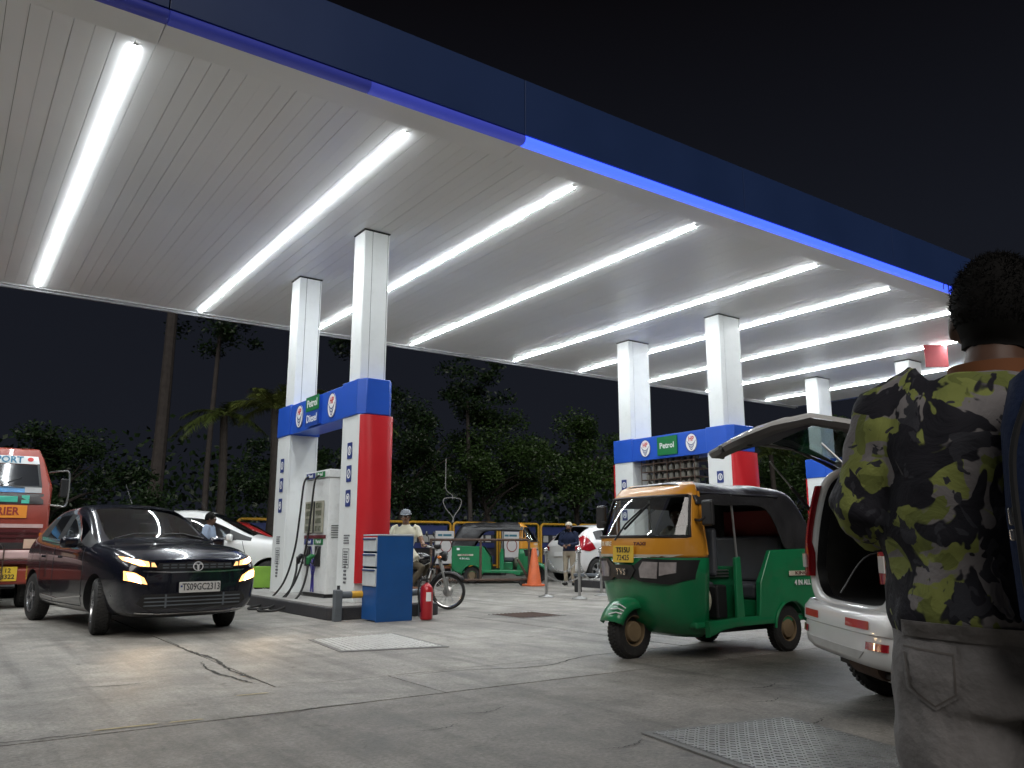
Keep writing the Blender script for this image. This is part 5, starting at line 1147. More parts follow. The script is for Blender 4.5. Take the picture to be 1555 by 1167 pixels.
Tb('exhaust', [(.2, -.06, .55), (.28, -.09, .45), (.2, -.11, .28), (-.1, -.13, .25), (-.4, -.15, .27), (-.75, -.16, .32)], [.02] * 16 + [.02 + .0025 * k for k in range(10)], steel_m)
for s in (-1, 1): Tb('crash_guard', [(.34, 0, .68), (.38, s * .18, .66), (.36, s * .27, .55), (.30, s * .26, .40), (.25, s * .05, .32)], .014, steel_m)
mb = MB(); mb.loft([[(x, s_ * w_, z) for s_, z in ((-1, z0), (1, z0), (.8, z1), (-.8, z1))] for x, w_, z0, z1 in ((-.2, .12, .55, .76), (-.55, .12, .6, .80), (-.85, .05, .72, .84))]); mb.build('side_panel', MT['tank_black'], t, smooth=30, bevel=.015)
Tb('rear_mudguard', [(-.5, 0, .68), (-.75, 0, .66), (-.93, 0, .5)], .05)
# ================================================================ white hatchback with open tailgate
t = thing('tailgate_car', 'white tall hatchback with its tailgate wide open beside the camouflage shirt', 'car', (0, 0, 0)); WG = t
Wp = paint_white
# outer shell: rings around the x axis, from the nose to the tail, then in through the tailgate opening
def wr(x, w_, zb, zs, zr, tw, nose=0):
    """ring: bottom, side, belt, roof (half width w_, roof half width tw)"""
    pts = [(0, zb), (w_ * .6, zb), (w_ * .93, zb + .02), (w_, zb + .12), (w_ * 1.005, (zb + zs) / 2), (w_, zs - .02), (w_ * .985, zs + .04), ((w_ + tw) / 2, (zs + zr) / 2), (tw + .015, zr - .12), (tw - .03, zr - .03), (tw * .7, zr), (tw * .35, zr + .012), (0, zr + .015)]
    full = [(x, y, z) for y, z in pts] + [(x, -y, z) for y, z in pts[-2:0:-1]]
    return full
rings = [wr(1.80, .55, .30, .55, .66, .4), wr(1.74, .70, .22, .72, .80, .62), wr(1.45, .80, .20, .84, .93, .72), wr(1.05, .81, .20, .92, 1.03, .74), wr(.82, .81, .20, .95, 1.10, .72), wr(.25, .81, .2, .98, 1.60, .64), wr(0, .81, .2, .98, 1.65, .65), wr(-.6, .81, .2, .99, 1.675, .66), wr(-1.2, .81, .2, 1.0, 1.665, .66), wr(-1.52, .80, .21, 1.0, 1.645, .655)]
def wrm(i, j):
    n = 13
    jj = j if j < 12 else 23 - j
    if i == 4 and jj >= 9: return 1
    if jj in (6, 7) and i in (5, 6): return 2
    if jj in (6, 7) and i in (7,): return 2
    return 0
mb = MB(); N = 24; vs = [q for r in rings for q in r]; fs = []; ms = []
for i in range(len(rings) - 1):
    for j in range(N): fs.append((i * N + j, i * N + (j + 1) % N, (i + 1) * N + (j + 1) % N, (i + 1) * N + j)); ms.append(wrm(i, j))
fs.append(tuple(range(N - 1, -1, -1))); ms.append(0)
mb.add(vs, fs); mb.m = ms
me = sub_apply(mb, [Wp, glass_car, glass_side], 2)
# wheel wells cut from a closed copy is not needed: open shell, remove faces inside the wheel circles
def inwell(c): return any((c.x - wx) ** 2 + (c.z - .29) ** 2 < .335 ** 2 and abs(c.y) > .5 for wx in (1.2, -1.2))
bmx = bmesh.new(); bmx.from_mesh(me)
for _ in range(2):
    es = set(e for f in bmx.faces if any(abs(math.hypot(f.calc_center_median().x - wx, f.calc_center_median().z - .29) - .335) < .09 for wx in (1.2, -1.2)) and abs(f.calc_center_median().y) > .45 for e in f.edges)
    bmesh.ops.subdivide_edges(bmx, edges=list(es), cuts=1, use_grid_fill=True)
bmesh.ops.delete(bmx, geom=[f for f in bmx.faces if inwell(f.calc_center_median())], context='FACES'); bmx.to_mesh(me); bmx.free()
for k, m in split_mesh(me, lambda p: (p.material_index, 0 if p.material_index < 2 else (1 if p.center.y > 0 else -1))).items():
    m.materials.append([Wp, glass_car, glass_side][k[0]]); o = obj({0: 'body', 1: 'windscreen', 2: 'side_window'}[k[0]], m, t, smooth=50)
    if k[0] == 0: o.modifiers.new('s', 'SOLIDIFY').thickness = .015
# rear end: frame of the opening (outline in y,z) lofted from the shell outline to the opening edge and into the boot
XR = -1.72
def outl(inset, x, bul=0):
    base = [(.0, .63), (.42, .63), (.63, .65), (.735, .73), (.765, .86), (.755, 1.02), (.725, 1.22), (.675, 1.42), (.62, 1.56), (.52, 1.625), (.3, 1.655), (0, 1.66)]
    return [(x + .05 * max(0, z - 1.0) + .16 * max(0, z - 1.0) ** 2, y * (1 - inset * .9 * (1 if y > .3 else .8)), z + (inset * .55 if z < .9 else -inset * .35)) for y, z in base]
def full_ring(h): return h + [(x, -y, z) for x, y, z in h[-2:0:-1]]
rr_ = [full_ring(outl(-.052, XR + .22)), full_ring(outl(-.03, XR + .03)), full_ring(outl(.04, XR - .01)), full_ring(outl(.13, XR + .0)), full_ring(outl(.15, XR + .03))]
mb = MB(); mb.loft(rr_, caps=False); rf = mb.build('tail_frame', Wp, t, smooth=45); rf.modifiers.new('s', 'SUBSURF').render_levels = 2; rf.modifiers['s'].levels = 2
rin = [full_ring(outl(.151, XR + .031)), full_ring(outl(.155, XR + .10))]
mb = MB(); mb.loft(rin, caps=False); mb.build('opening_seal', black_m, t, smooth=45)
rin = [full_ring(outl(.156, XR + .10)), full_ring(outl(.12, XR + .16)), full_ring(outl(.12, XR + .85))]
mb = MB(); mb.loft(rin, caps=False); mb.build('boot_lining', mat('boot_lining', (.045, .043, .04), .85, var=.2), t, smooth=45)
mb = MB(); mb.box((XR + .92, 0, .95), (.16, 1.2, .75), Matrix.Rotation(R(-12), 3, 'Y')); mb.build('rear_seat', seat_m, t, bevel=.06, seg=3)
for y in (-.4, .4): mb = MB(); mb.box((XR + .98, y, 1.40), (.09, .26, .16)); mb.build('headrest', seat_m, t, bevel=.04, seg=3)
mb = MB(); mb.tube(catmull([(XR + .12, .45, .75), (XR + .3, .42, 1.0), (XR + .55, .50, 1.05)], 5), .006, 6); mb.build('boot_strap', mat('strap_grey', (.3, .3, .3), .6), t)
# bumper
bp_ = []
for k in range(21):
    u = -1 + k / 10; y = .80 * math.sin(u * math.pi / 2) if abs(u) < 1 else .80 * u; xx = XR - .12 + .16 * abs(u) ** 3.2
    bp_.append((xx, y))
bp_ = [(-1.30, -.815)] + bp_ + [(-1.30, .815)] if False else [(XR + .40, -.815), (XR + .2, -.822)] + bp_ + [(XR + .2, .822), (XR + .40, .815)]
secs = [(.70, .05), (.65, .005), (.565, -.002), (.555, .012), (.47, .0), (.40, .012), (.36, .05), (.355, .10)]
mb = MB(); mb.loft([[(x + d, y * (1 - d * .15), z) for x, y in bp_] for z, d in secs], caps=False, closed=False); bmp = mb.build('rear_bumper', Wp, t, smooth=50); bmp.modifiers.new('s', 'SOLIDIFY').thickness = .02
bvB = bvh_of(bmp.data); RE = frame((-2.4, 0, 0), (-1, 0, 0)); bvF = bvh_of(rf.data)
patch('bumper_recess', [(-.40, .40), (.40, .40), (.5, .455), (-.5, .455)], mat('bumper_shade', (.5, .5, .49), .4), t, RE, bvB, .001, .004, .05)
for s in (-1, 1):
    patch('reflector', [(s * u, v) for u, v in [(.54, .475), (.74, .475), (.74, .52), (.54, .52)]], tail_m, t, RE, bvB, .004, .008, .05)
    patch('reflective_tape', [(s * u, v) for u, v in [(.26, .59), (.58, .59), (.58, .64), (.26, .64)]], mat('tape_red', (.50, .02, .02), .3, coat=.6), t, RE, bvB, .003, .002, .05)
    bz_ = [(.86, .765), (1.02, .755), (1.22, .725), (1.42, .675), (1.56, .62)]; rg = []
    for k in range(9):
        z = .865 + (1.54 - .865) * k / 8; wz = next(w0 + (w1 - w0) * (z - z0) / (z1 - z0) for (z0, w0), (z1, w1) in zip(bz_, bz_[1:]) if z0 <= z <= z1)
        x0 = XR + .05 * max(0, z - 1) + .16 * max(0, z - 1) ** 2; tp_ = .115 if z < 1.08 else .07
        rg.append([(x0 + .01, s * (wz - tp_), z), (x0 - .035, s * (wz - tp_), z), (x0 - .04, s * (wz - .04), z), (x0 - .015, s * (wz + .035), z), (x0 + .12, s * (wz + .06), z + .02), (x0 + .14, s * (wz + .02), z + .02)])
    mb = MB(); mb.loft(rg); lp = mb.build('tail_light', tail_m, t, smooth=50)
    mb = MB(); mb.bb((XR - .046, s * .67, .93), (XR - .037, s * .745, 1.03)); mb.build('reverse_lens', mat('lens_white', (.6, .58, .56), .15, coat=1), lp, smooth=0)
    dd = -1 if s > 0 else 1
    mb = MB(); mb.loft([[(x, s * y, z) for y, z in ((.70, z), (.80, z), (.81, z + .0), (.70, z + .01))] for x, z in ((XR + .03, .9), (XR + .0, 1.0))]) if False else None
    for x in (1.2, -1.2): wheel(t, (x, s * .70, .29), .29, .165, s, 0, 0, steel_m, .62)
    for x in (1.2, -1.2):
        mb = MB()
        mb.lathe([(.05, s * .02), (.16, s * .03), (.165, s * .06), (.06, s * .075), (.001, s * .08)], 24, (x, s * .70, .29), 'y'); mb.build('wheel_disc', mat('steel_dark', (.06, .06, .06), .4, metal=.5), t)
        for k in range(8):
            a = 2 * math.pi * k / 8; hb = MB(); hb.cyl((x + .125 * math.cos(a), s * .761, .29 + .125 * math.sin(a)), (x + .125 * math.cos(a), s * .764, .29 + .125 * math.sin(a)), .016, n=10); hb.build('hole_light_dot', white_ink, t)  # solid white dots, light showing through the wheel holes put into colour
        mb = MB(); rg = []
        for k in range(17):
            a = R(k * 180 / 16); rg.append([(x + math.cos(a) * .335, s * y, .27 + math.sin(a) * .335) for y in (.815, .5)])
        mb.loft(rg, caps=False, closed=False); mb.build('wheel_well', black_m, t)
# underbody
mb = MB(); mb.bb((-1.55, -.70, .24), (1.5, .70, .27)); mb.build('underbody', black_m, t, smooth=0)
mb = MB(); mb.cyl((-1.2, -.66, .29), (-1.2, .66, .29), .04, n=10); mb.build('rear_axle', black_m, t)
mb = MB(); mb.lathe([(.001, -.25), (.08, -.25), (.09, -.2), (.09, .2), (.08, .25), (.001, .25)], 16, (XR + .2, .15, .30), 'y'); mb.build('silencer', rust_m, t)
# tailgate, swung up about the roof hinge
g_ = MB(); gw = [(0, .50), (.12, .56), (.35, .62), (.62, .645), (.85, .62), (.98, .54), (1.03, .40)]
out = [[(d, y, 0) for y in []]]
def gate_ring(k, zoff): return [(d * k + (1 - k) * .52, y * k, zoff + .17 * math.sin(math.pi * min(1, d / 1.03)) * (1) - .0) for d, y in gw] + [(d * k + (1 - k) * .52, -y * k, zoff + .17 * math.sin(math.pi * min(1, d / 1.03))) for d, y in gw[::-1]]
inner_m = mat('gate_trim', (.125, .118, .115), .6, var=.12, scale=4)
GT = bpy.data.objects.new('tailgate', None)
mb = MB(); mb.loft([gate_ring(1, .0), gate_ring(1.005, .018), gate_ring(.97, .034)], caps=False)
N_ = len(gw) * 2
gate = mb.build('tailgate', Wp, t, smooth=40)
gate.location = (XR + .22, 0, 1.66); gate.rotation_euler = (0, R(-6), R(180))
def sub_ring(dl, zoff, k): return [(d, y, zoff + .17 * math.sin(math.pi * min(1, d / 1.03))) for d, y in dl] + [(d, -y, zoff + .17 * math.sin(math.pi * min(1, d / 1.03))) for d, y in dl[::-1]]
mb = MB(); mb.loft([gate_ring(.97, .034), gate_ring(.84, .037)], caps=False); mb.build('outer_skin', Wp, gate, smooth=40)
mb = MB(); mb.loft([sub_ring([(.54, .54), (.75, .54), (.90, .49), (.97, .37)], .030, 1), sub_ring([(.54, .54), (.75, .54), (.90, .49), (.97, .37)], .036, 1)]); mb.build('outer_panel', Wp, gate, smooth=40)
mb = MB(); mb.loft([gate_ring(1.0, -.002), gate_ring(.96, -.03), gate_ring(.84, -.032)], caps=False); mb.build('inner_frame', inner_m, gate, smooth=40)
mb = MB(); mb.loft([sub_ring([(.56, .5), (.75, .5), (.88, .46), (.94, .34)], -.033, 1), sub_ring([(.54, .52), (.75, .53), (.90, .48), (.96, .36)], -.025, 1)]); mb.build('inner_panel', mat('gate_panel', (.05, .045, .06), .7), gate, smooth=40)
mb = MB(); mb.loft([sub_ring([(.1, .40), (.3, .47), (.5, .49), (.535, .49)], -.030, 1), sub_ring([(.1, .40), (.3, .47), (.5, .49), (.535, .49)], -.024, 1)]); mb.build('rear_glass', glass('gate_glass', (.45, .5, .5), .01, 1.3, .12), gate, smooth=40)
mb = MB(); mb.box((.99, .0, -.0), (.09, .12, .06)); mb.build('latch', black_m, gate, bevel=.015)
for y in (-.45, .45): mb = MB(); mb.box((.93, y * .9, .0), (.04, .035, .05)); mb.build('rubber_stop', black_m, gate, bevel=.01)
for s in (-1, 1):
    a = Vector((XR + .07, s * .70, 1.30)); b_ = Vector((XR - .30, s * .58, 1.73)); m_ = a.lerp(b_, .55)
    mb = MB(); mb.cyl(a, m_, .014, n=8); mb.build('gas_strut', black_m, t); mb = MB(); mb.cyl(m_, b_, .007, n=8); mb.build('strut_rod', steel_m, t)
t.rotation_euler = (0, 0, R(-37)); t.location = (6.50, 2.28, 0); t.scale = (1.0, 1.0, 1.0)
# ================================================================ people
skin_m = mat('skin_brown', (.20, .105, .065), .5, var=.12, scale=14, spec=.35)
skin_d = mat('skin_dark', (.105, .055, .036), .5, var=.12, scale=14, spec=.35)
hair_m = mat('hair_black', (.008, .0075, .007), .85, var=.2, scale=40, spec=.15)
eye_w = mat('eye_white', (.6, .6, .58), .3, var=0); 
def cloth(name, col, var=.14, scale=9): return mat(name, col, .85, var=var, scale=scale, bump=.25, bscale=60, spec=.2)
def spine_ring(c, r, f, rx, ry, n=16): return [Vector(c) + Vector(r) * (ry * math.copysign(abs(math.cos(a)) ** .85, math.cos(a))) + Vector(f) * (rx * math.copysign(abs(math.sin(a)) ** .9, math.sin(a))) for a in [2 * math.pi * k / n for k in range(n)]]
def hand(mb, wr, d, nrm, thumb, curl=.5, s=1):
    """palm and five bent fingers; d = along the hand, nrm = back of the hand, thumb = side of the thumb"""
    d = Vector(d).normalized(); nrm = (Vector(nrm) - d * Vector(nrm).dot(d)).normalized(); th = d.cross(nrm)
    if th.dot(Vector(thumb)) < 0: th = -th
    wr = Vector(wr); P = lambda a, b, c: wr + d * a * s + th * b * s + nrm * c * s
    mb.loft([[P(x, b * w_, c * h) for b, c in ((-1, -.6), (-.8, -1), (.8, -1), (1, -.6), (1, .6), (.8, 1), (-.8, 1), (-1, .6))] for x, w_, h in ((-.01, .026, .019), (.03, .036, .016), (.085, .041, .013))])
    for i, (off, ln) in enumerate(((.031, .066), (.011, .075), (-.010, .070), (-.030, .055))):
        a = 0; p = P(.08, off, 0); pts = [P(.06, off, 0), p]; dd = d.copy()
        for k, f in enumerate((.45, .32, .23)):
            a += curl * (.7 + .12 * i) * (.8 if k == 0 else 1); q = d * math.cos(a) - nrm * math.sin(a); p = p + q * ln * f * s; pts.append(p)
        mb.tube(pts, [.0095 * s, .0092 * s, .0085 * s, .008 * s, .006 * s], 7)
    a = .5 + curl * .4; q1 = (d * .6 + th * .8).normalized(); q2 = (d * .9 + th * .25 - nrm * .45 * curl).normalized()
    mb.tube([P(.015, .022, -.002), P(.03, .036, -.004), P(.03, .036, -.004) + q1 * .032 * s, P(.03, .036, -.004) + q1 * .032 * s + q2 * .028 * s], [.012 * s, .0115 * s, .010 * s, .007 * s], 7)
def human(name, label, J, cl, loc=(0, 0, 0), rz=0, vox=.016, wid=1.0, hairstyle='short', beard=False, cap=None, fold=.006, sleeve='long', hands=True, sk=skin_m, parent_scale=1, seed=0, extra=None):
    t = thing(name, label, 'person', loc, rz, sc=parent_scale); V = {k: Vector(v) for k, v in J.items()}
    mats = [sk, cl['top'], cl['legs'], cl.get('shoes', black_m)]
    f = V['fwd'].normalized(); r = (V['shR'] - V['shL']).normalized(); prims = []
    def add(m, fn): b = MB(); fn(b); prims.append((m, b))
    hr = (V['hipR'] - V['hipL']).normalized(); hf = V.get('hfwd', f).normalized()
    pel, ch, nk = V['pelvis'], V['chest'], V['neck']
    add(1, lambda b: b.loft([spine_ring(pel.lerp(ch, k) if k <= 1 else ch.lerp(nk, k - 1), hr.lerp(r, min(1, max(0, k))).normalized(), hf.lerp(f, min(1, max(0, k))).normalized(), a * wid, c * wid) for k, a, c in ((.02, .125, .175), (.25, .12, .165), (.55, .115, .165), (.85, .12, .185), (1.1, .125, .20), (1.4, .115, .195), (1.65, .095, .16), (1.85, .07, .10), (1.98, .055, .065))]))
    add(2, lambda b: b.loft([spine_ring(pel + (ch - pel).normalized() * z, hr, hf, a * wid, c * wid) for z, a, c in ((.10, .105, .15), (.03, .118, .168), (-.06, .122, .175), (-.13, .105, .165))]))
    hc = V['head']; hfw = V.get('look', f).normalized(); up = (hc - nk).normalized(); hrt = hfw.cross(up).normalized(); up = hrt.cross(hfw)
    HM = Matrix((( hfw.x, hrt.x, up.x, hc.x), (hfw.y, hrt.y, up.y, hc.y), (hfw.z, hrt.z, up.z, hc.z), (0, 0, 0, 1)))
    add(0, lambda b: b.tube([nk - (nk - ch) * .15, nk + (hc - nk) * .35, nk.lerp(hc, .8)], [.062 * wid, .056, .055], 12))
    def hd(b): b.T = HM; b.ball((0, 0, .02), (.098, .076, .103), 18, 12)
    add(0, hd)
    def jaw(b): b.T = HM; b.ball((.028, 0, -.055), (.066, .058, .062), 16, 10)
    add(0, jaw)
    def nose(b): b.T = HM; b.tube([(.088, 0, .02), (.108, 0, -.018), (.094, 0, -.03)], [.010, .016, .012], 8)
    add(0, nose)
    def lips(b): b.T = HM; b.ball((.086, 0, -.062), (.012, .024, .010), 10, 6)
    add(0, lips)
    for s in (-1, 1):
        def ear(b): b.T = HM; b.ball((-.005, s * .078, -.005), (.022, .012, .034), 10, 8)
        add(0, ear)
        def brow(b): b.T = HM; b.ball((.082, s * .03, .032), (.018, .028, .010), 10, 6)
        add(0, brow)
    for S in 'LR':
        sh, el, wr = V['sh' + S], V['el' + S], V['wr' + S]
        k = 1.18 if sleeve == 'long' else 1.0
        if sleeve == 'long':
            add(1, lambda b: b.tube([sh + (nk - sh) * .35, sh, sh.lerp(el, .5), el, el.lerp(wr, .5), el.lerp(wr, .95)], [.07 * wid, .068 * wid, .057 * k * wid, .048 * k * wid, .042 * k, .036 * k], 12))
            add(0, lambda b: b.tube([el.lerp(wr, .85), wr + (wr - el).normalized() * .015], [.029, .025], 10))
        else:
            add(1, lambda b: b.tube([sh + (nk - sh) * .35, sh, sh.lerp(el, .62)], [.066 * wid, .058 * wid, .05 * wid], 12))
            add(0, lambda b: b.tube([sh.lerp(el, .4), el, el.lerp(wr, .4), wr + (wr - el).normalized() * .015], [.045 * wid, .040, .038, .025], 12))
        hp, kn, an, to = V['hip' + S], V['kn' + S], V['an' + S], V['to' + S]
        add(2, lambda b: b.tube([hp, hp.lerp(kn, .4), kn, kn.lerp(an, .4), an + (kn - an) * .04], [.092 * wid, .084 * wid, .062 * wid, .060 * wid, .048 * wid], 14))
        def foot(b):
            d = (to - an); d.z = 0; d.normalize(); b.tube([an + Vector((0, 0, .02)), an - d * .03 + Vector((0, 0, -.045)), an + d * .08 + Vector((0, 0, -.045)), to + d * .02 + Vector((0, 0, .01))], [.045, .045, .042, .030], 10)
        add(3, foot)
    if extra: extra(add, V, HM)
    big = MB()
    for m, b in prims: big.add([tuple(v) for v in b.v], b.f)
    me = big.mesh('tmp', mats); o = bpy.data.objects.new('tmp', me); COL.objects.link(o)
    rm = o.modifiers.new('r', 'REMESH'); rm.mode = 'VOXEL'; rm.voxel_size = vox
    sm = o.modifiers.new('s', 'SMOOTH'); sm.factor = .5; sm.iterations = 3
    me2 = applied(o); bpy.data.objects.remove(o)
    bvs = [(m, BVHTree.FromPolygons([tuple(v) for v in b.v], b.f)) for m, b in prims]
    me2.materials.clear()
    for m in mats: me2.materials.append(m)
    for p in me2.polygons:
        best = min(((bv.find_nearest(p.center, .06)[3] or 9) - (.004 if m in (1,) else 0), i) for i, (m, bv) in enumerate(bvs)); p.material_index = bvs[best[1]][0]
    if fold:
        vm = {}
        for p in me2.polygons:
            for v in p.vertices: vm[v] = max(vm.get(v, 0), p.material_index)
        nrm_ = [v.normal.copy() for v in me2.vertices]
        for v in me2.vertices:
            if vm.get(v.index, 0) in (1, 2):
                c = v.co; q = noise.noise(Vector((c.x * 9 + seed, c.y * 9, c.z * 5))) + .6 * noise.noise(Vector((c.x * 22, c.y * 22 + seed, c.z * 15)))
                v.co = c + nrm_[v.index] * (fold * (q + .35))
    if hands:
        hb = MB()
        for S in 'LR':
            d = (V['wr' + S] - V['el' + S]).normalized(); d = V.get('hd' + S, d); hand(hb, V['wr' + S], d, V.get('hn' + S, Vector((0, 0, 1)) if abs(d.z) < .8 else f), V.get('ht' + S, f), V.get('curl', .5) if not isinstance(V.get('curl', .5), Vector) else .5)
        hm = hb.mesh('h', mats); bm = bmesh.new(); bm.from_mesh(me2); bm.from_mesh(hm); bm.to_mesh(me2); bm.free()
    body = obj('body', me2, t, smooth=60)
    for s in (-1, 1):
        e = MB(); e.T = HM; e.ball((.083, s * .031, .012), .0125, 10, 8); eo = e.build('eye', eye_w, t)
        e = MB(); e.T = HM; e.ball((.092, s * .031, .012), .0065, 8, 6); e.build('iris', dark_ink, eo)
    if hairstyle:
        hb = MB(); hb.T = HM; rs_ = random.Random(seed)
        n, m = 22, 14; rings = []
        for i in range(m + 1):
            th = math.pi * .62 * i / m; ring = []
            for k in range(n):
                a = 2 * math.pi * k / n; fr = math.cos(a)
                tt = th * (1.0 if fr < .2 else 1 - .42 * (fr - .2))
                rr = 1.0 + .10 + .05 * noise.noise(Vector((fr * 4, math.sin(a) * 4, tt * 4 + seed)))
                ring.append((.098 * rr * math.sin(tt) * fr - .006, .078 * rr * math.sin(tt) * math.sin(a), .02 + .108 * rr * math.cos(tt)))
            rings.append(ring)
        hb.loft(rings, caps=True); ho = hb.build('hair', hair_m, t, smooth=60)
    if beard:
        bb_ = MB(); bb_.T = HM; bb_.ball((.034, 0, -.072), (.068, .062, .058), 16, 10); bb_.build('beard', hair_m, t)
    e = MB(); e.T = HM; e.ball((.088, 0, -.042), (.012, .026, .006), 10, 6)
    if cap != 'none' and hairstyle: e.build('moustache', hair_m, t)
    if cap and cap != 'none':
        c = MB(); c.T = HM; c.lathe([(.001, .145), (.05, .138), (.085, .105), (.1, .055), (.1, .045)], 22, (-.004, 0, 0)); co = c.build('cap', cap, t, smooth=60); co.scale = (1, 1, 1)
        if 'brim' in J or cl.get('brim'):
            c = MB(); c.T = HM; c.loft([[(.07 + .09 * math.cos(a), .075 * math.sin(a), .055 - .02 * math.cos(a) + dz) for a in [R(-90 + 15 * k) for k in range(13)]] for dz in (0, .006)]); c.build('cap_peak', cap, co)
    return t, body, HM
# --- rider on the motorcycle (coordinates of the motorcycle)
cream = cloth('cream_cotton', (.62, .60, .48)); brown = cloth('brown_cloth', (.10, .085, .06))
RJ = dict(pelvis=(-.12, 0, .90), chest=(-.11, -.02, 1.22), neck=(-.10, -.03, 1.44), head=(-.10, -.06, 1.565), fwd=(.15, -1, 0), hfwd=(.8, -.6, 0), look=(.1, -1, -.05), shL=(.10, .0, 1.37), shR=(-.31, -.03, 1.37),
 elL=(.21, -.12, 1.14), wrL=(.25, -.28, 1.10), elR=(-.40, -.14, 1.12), wrR=(-.25, -.28, .98), hipL=(-.06, .10, .86), hipR=(-.12, -.10, .86), knL=(.26, .26, .74), knR=(.24, -.25, .70), anL=(.05, .24, .40), anR=(.03, -.25, .40), toL=(.2, .26, .36), toR=(.16, -.30, .36), hdL=(.2, -1, -.1), htL=(1, 0, 0))
def dhoti(add, V, HM):
    add(1, lambda b: b.tube([(-.12, -.02, .98), (-.02, -.12, .90), (.12, -.2, .82)], [.16, .15, .10], 12))
human('person', 'man in cream shirt and grey cap sitting on the motorcycle', RJ, dict(top=cream, legs=brown, shoes=skin_m, brim=1), BK.location, R(-38), .014, 1.0, 'short', False, cloth('cap_grey', (.22, .24, .27)), .0035, 'short', seed=3, extra=dhoti)
# --- standing attendant
stand = dict(pelvis=(0, 0, .92), chest=(0, 0, 1.22), neck=(0, 0, 1.44), head=(.02, 0, 1.565), fwd=(1, 0, 0), shL=(0, .19, 1.38), shR=(0, -.19, 1.38), elL=(.06, .25, 1.12), elR=(.06, -.25, 1.12), wrL=(.26, .09, 1.08), wrR=(.26, -.07, 1.06), hipL=(0, .09, .88), hipR=(0, -.09, .88), knL=(.02, .10, .48), knR=(.02, -.10, .48), anL=(-.02, .10, .09), anR=(-.02, -.11, .09), toL=(.13, .13, .05), toR=(.13, -.15, .05))
human('person', 'bearded attendant in navy sweater and beige cap holding something by the white car', stand, dict(top=cloth('navy_knit', (.014, .02, .045)), legs=cloth('khaki', (.33, .29, .22)), shoes=black_m), (14.25, 17.5, 0), R(215), .016, 1.0, 'short', True, cloth('cap_beige', (.55, .50, .40)), .006, 'long', seed=5)
t = thing('payment_handset', 'small dark card reader in the hands of the bearded attendant', 'card reader', (14.0, 17.3, 1.09), R(215)); b = MB(); b.box((0, 0, 0), (.14, .07, .03)); b.build('handset', black_m, t, smooth=0, bevel=.008); b = MB(); b.box((.03, 0, .017), (.05, .05, .004)); b.build('handset_screen', lens_m, t, smooth=0)
# --- man at the window of the white car
J2 = dict(stand); J2.update(elL=(.02, .27, 1.12), wrL=(.08, .27, .86), elR=(.0, -.27, 1.12), wrR=(.05, -.27, .86), look=(1, .1, .02))
human('person', 'man in pale blue shirt beside the white car looking towards the pump', J2, dict(top=cloth('pale_blue', (.28, .34, .44)), legs=cloth('dark_trousers', (.04, .04, .045)), shoes=black_m), (4.40, 16.55, .02), R(-32), .016, 1.0, 'short', False, None, .006, 'long', sk=skin_d, seed=8)
# --- driver inside the rickshaw
JD = dict(pelvis=(.12, 0, .80), chest=(.14, 0, 1.08), neck=(.16, 0, 1.28), head=(.19, 0, 1.40), fwd=(1, 0, 0), shL=(.15, .18, 1.22), shR=(.15, -.18, 1.22), elL=(.32, .27, 1.02), elR=(.32, -.27, 1.02), wrL=(.46, .33, 1.06), wrR=(.46, -.33, 1.06), hipL=(.14, .1, .76), hipR=(.14, -.1, .76), knL=(.48, .16, .74), knR=(.48, -.16, .74), anL=(.52, .15, .44), anR=(.52, -.15, .44), toL=(.64, .15, .40), toR=(.64, -.15, .40), look=(1, .5, 0))
human('person', 'rickshaw driver in pale shirt seen through the yellow framed windscreen', JD, dict(top=cloth('driver_shirt', (.42, .42, .38)), legs=cloth('dark_trousers', (.04, .04, .045)), shoes=black_m), auto1.location, R(180), .016, 1.0, 'short', False, None, .007, 'long', sk=skin_d, seed=11)
# --- man in camouflage, close to the camera, seen from behind
def camo_mat():
    m = bpy.data.materials.new('camouflage'); m.use_nodes = True; N, L = nodes_of(m); b = N['Principled BSDF']; b.inputs['Roughness'].default_value = .8; b.inputs['Specular IOR Level'].default_value = .2
    tcn = N.new('ShaderNodeTexCoord')
    def layer(sc, off, th, dist=1.1):
        mp = N.new('ShaderNodeMapping'); mp.inputs['Location'].default_value = off; L(tcn.outputs['Object'], mp.inputs[0])
        n = N.new('ShaderNodeTexNoise'); n.inputs['Scale'].default_value = sc; n.inputs['Detail'].default_value = 3.0; n.inputs['Roughness'].default_value = .5; n.inputs['Distortion'].default_value = dist; L(mp.outputs[0], n.inputs['Vector'])
        r = N.new('ShaderNodeValToRGB'); r.color_ramp.interpolation = 'LINEAR'; r.color_ramp.elements[0].position = th - .006; r.color_ramp.elements[1].position = th + .006; L(n.outputs['Fac'], r.inputs[0]); return r.outputs[0]
    col = None; base = (.21, .198, .20, 1)
    for sc, off, th, c in ((7.2, (3, 1, 2), .49, (.23, .262, .075, 1)), (9, (7, 4, 1), .58, (.15, .175, .05, 1)), (7.4, (2, 6, 4.5), .495, (.018, .018, .024, 1)), (13, (5, 2, 8), .59, (.04, .041, .05, 1))):
        mx = N.new('ShaderNodeMixRGB'); L(layer(sc, off, th), mx.inputs[0]); mx.inputs[2].default_value = c
        if col is None: mx.inputs[1].default_value = base
        else: L(col, mx.inputs[1])
        col = mx.outputs[0]
    L(col, b.inputs['Base Color'])
    nb = N.new('ShaderNodeTexNoise'); nb.inputs['Scale'].default_value = 7; nb.inputs['Detail'].default_value = 6; nb.inputs['Distortion'].default_value = 1.6; L(tcn.outputs['Object'], nb.inputs['Vector'])
    bp = N.new('ShaderNodeBump'); bp.inputs['Strength'].default_value = .6; bp.inputs['Distance'].default_value = .03; L(nb.outputs['Fac'], bp.inputs['Height']); L(bp.outputs[0], b.inputs['Normal'])
    return m
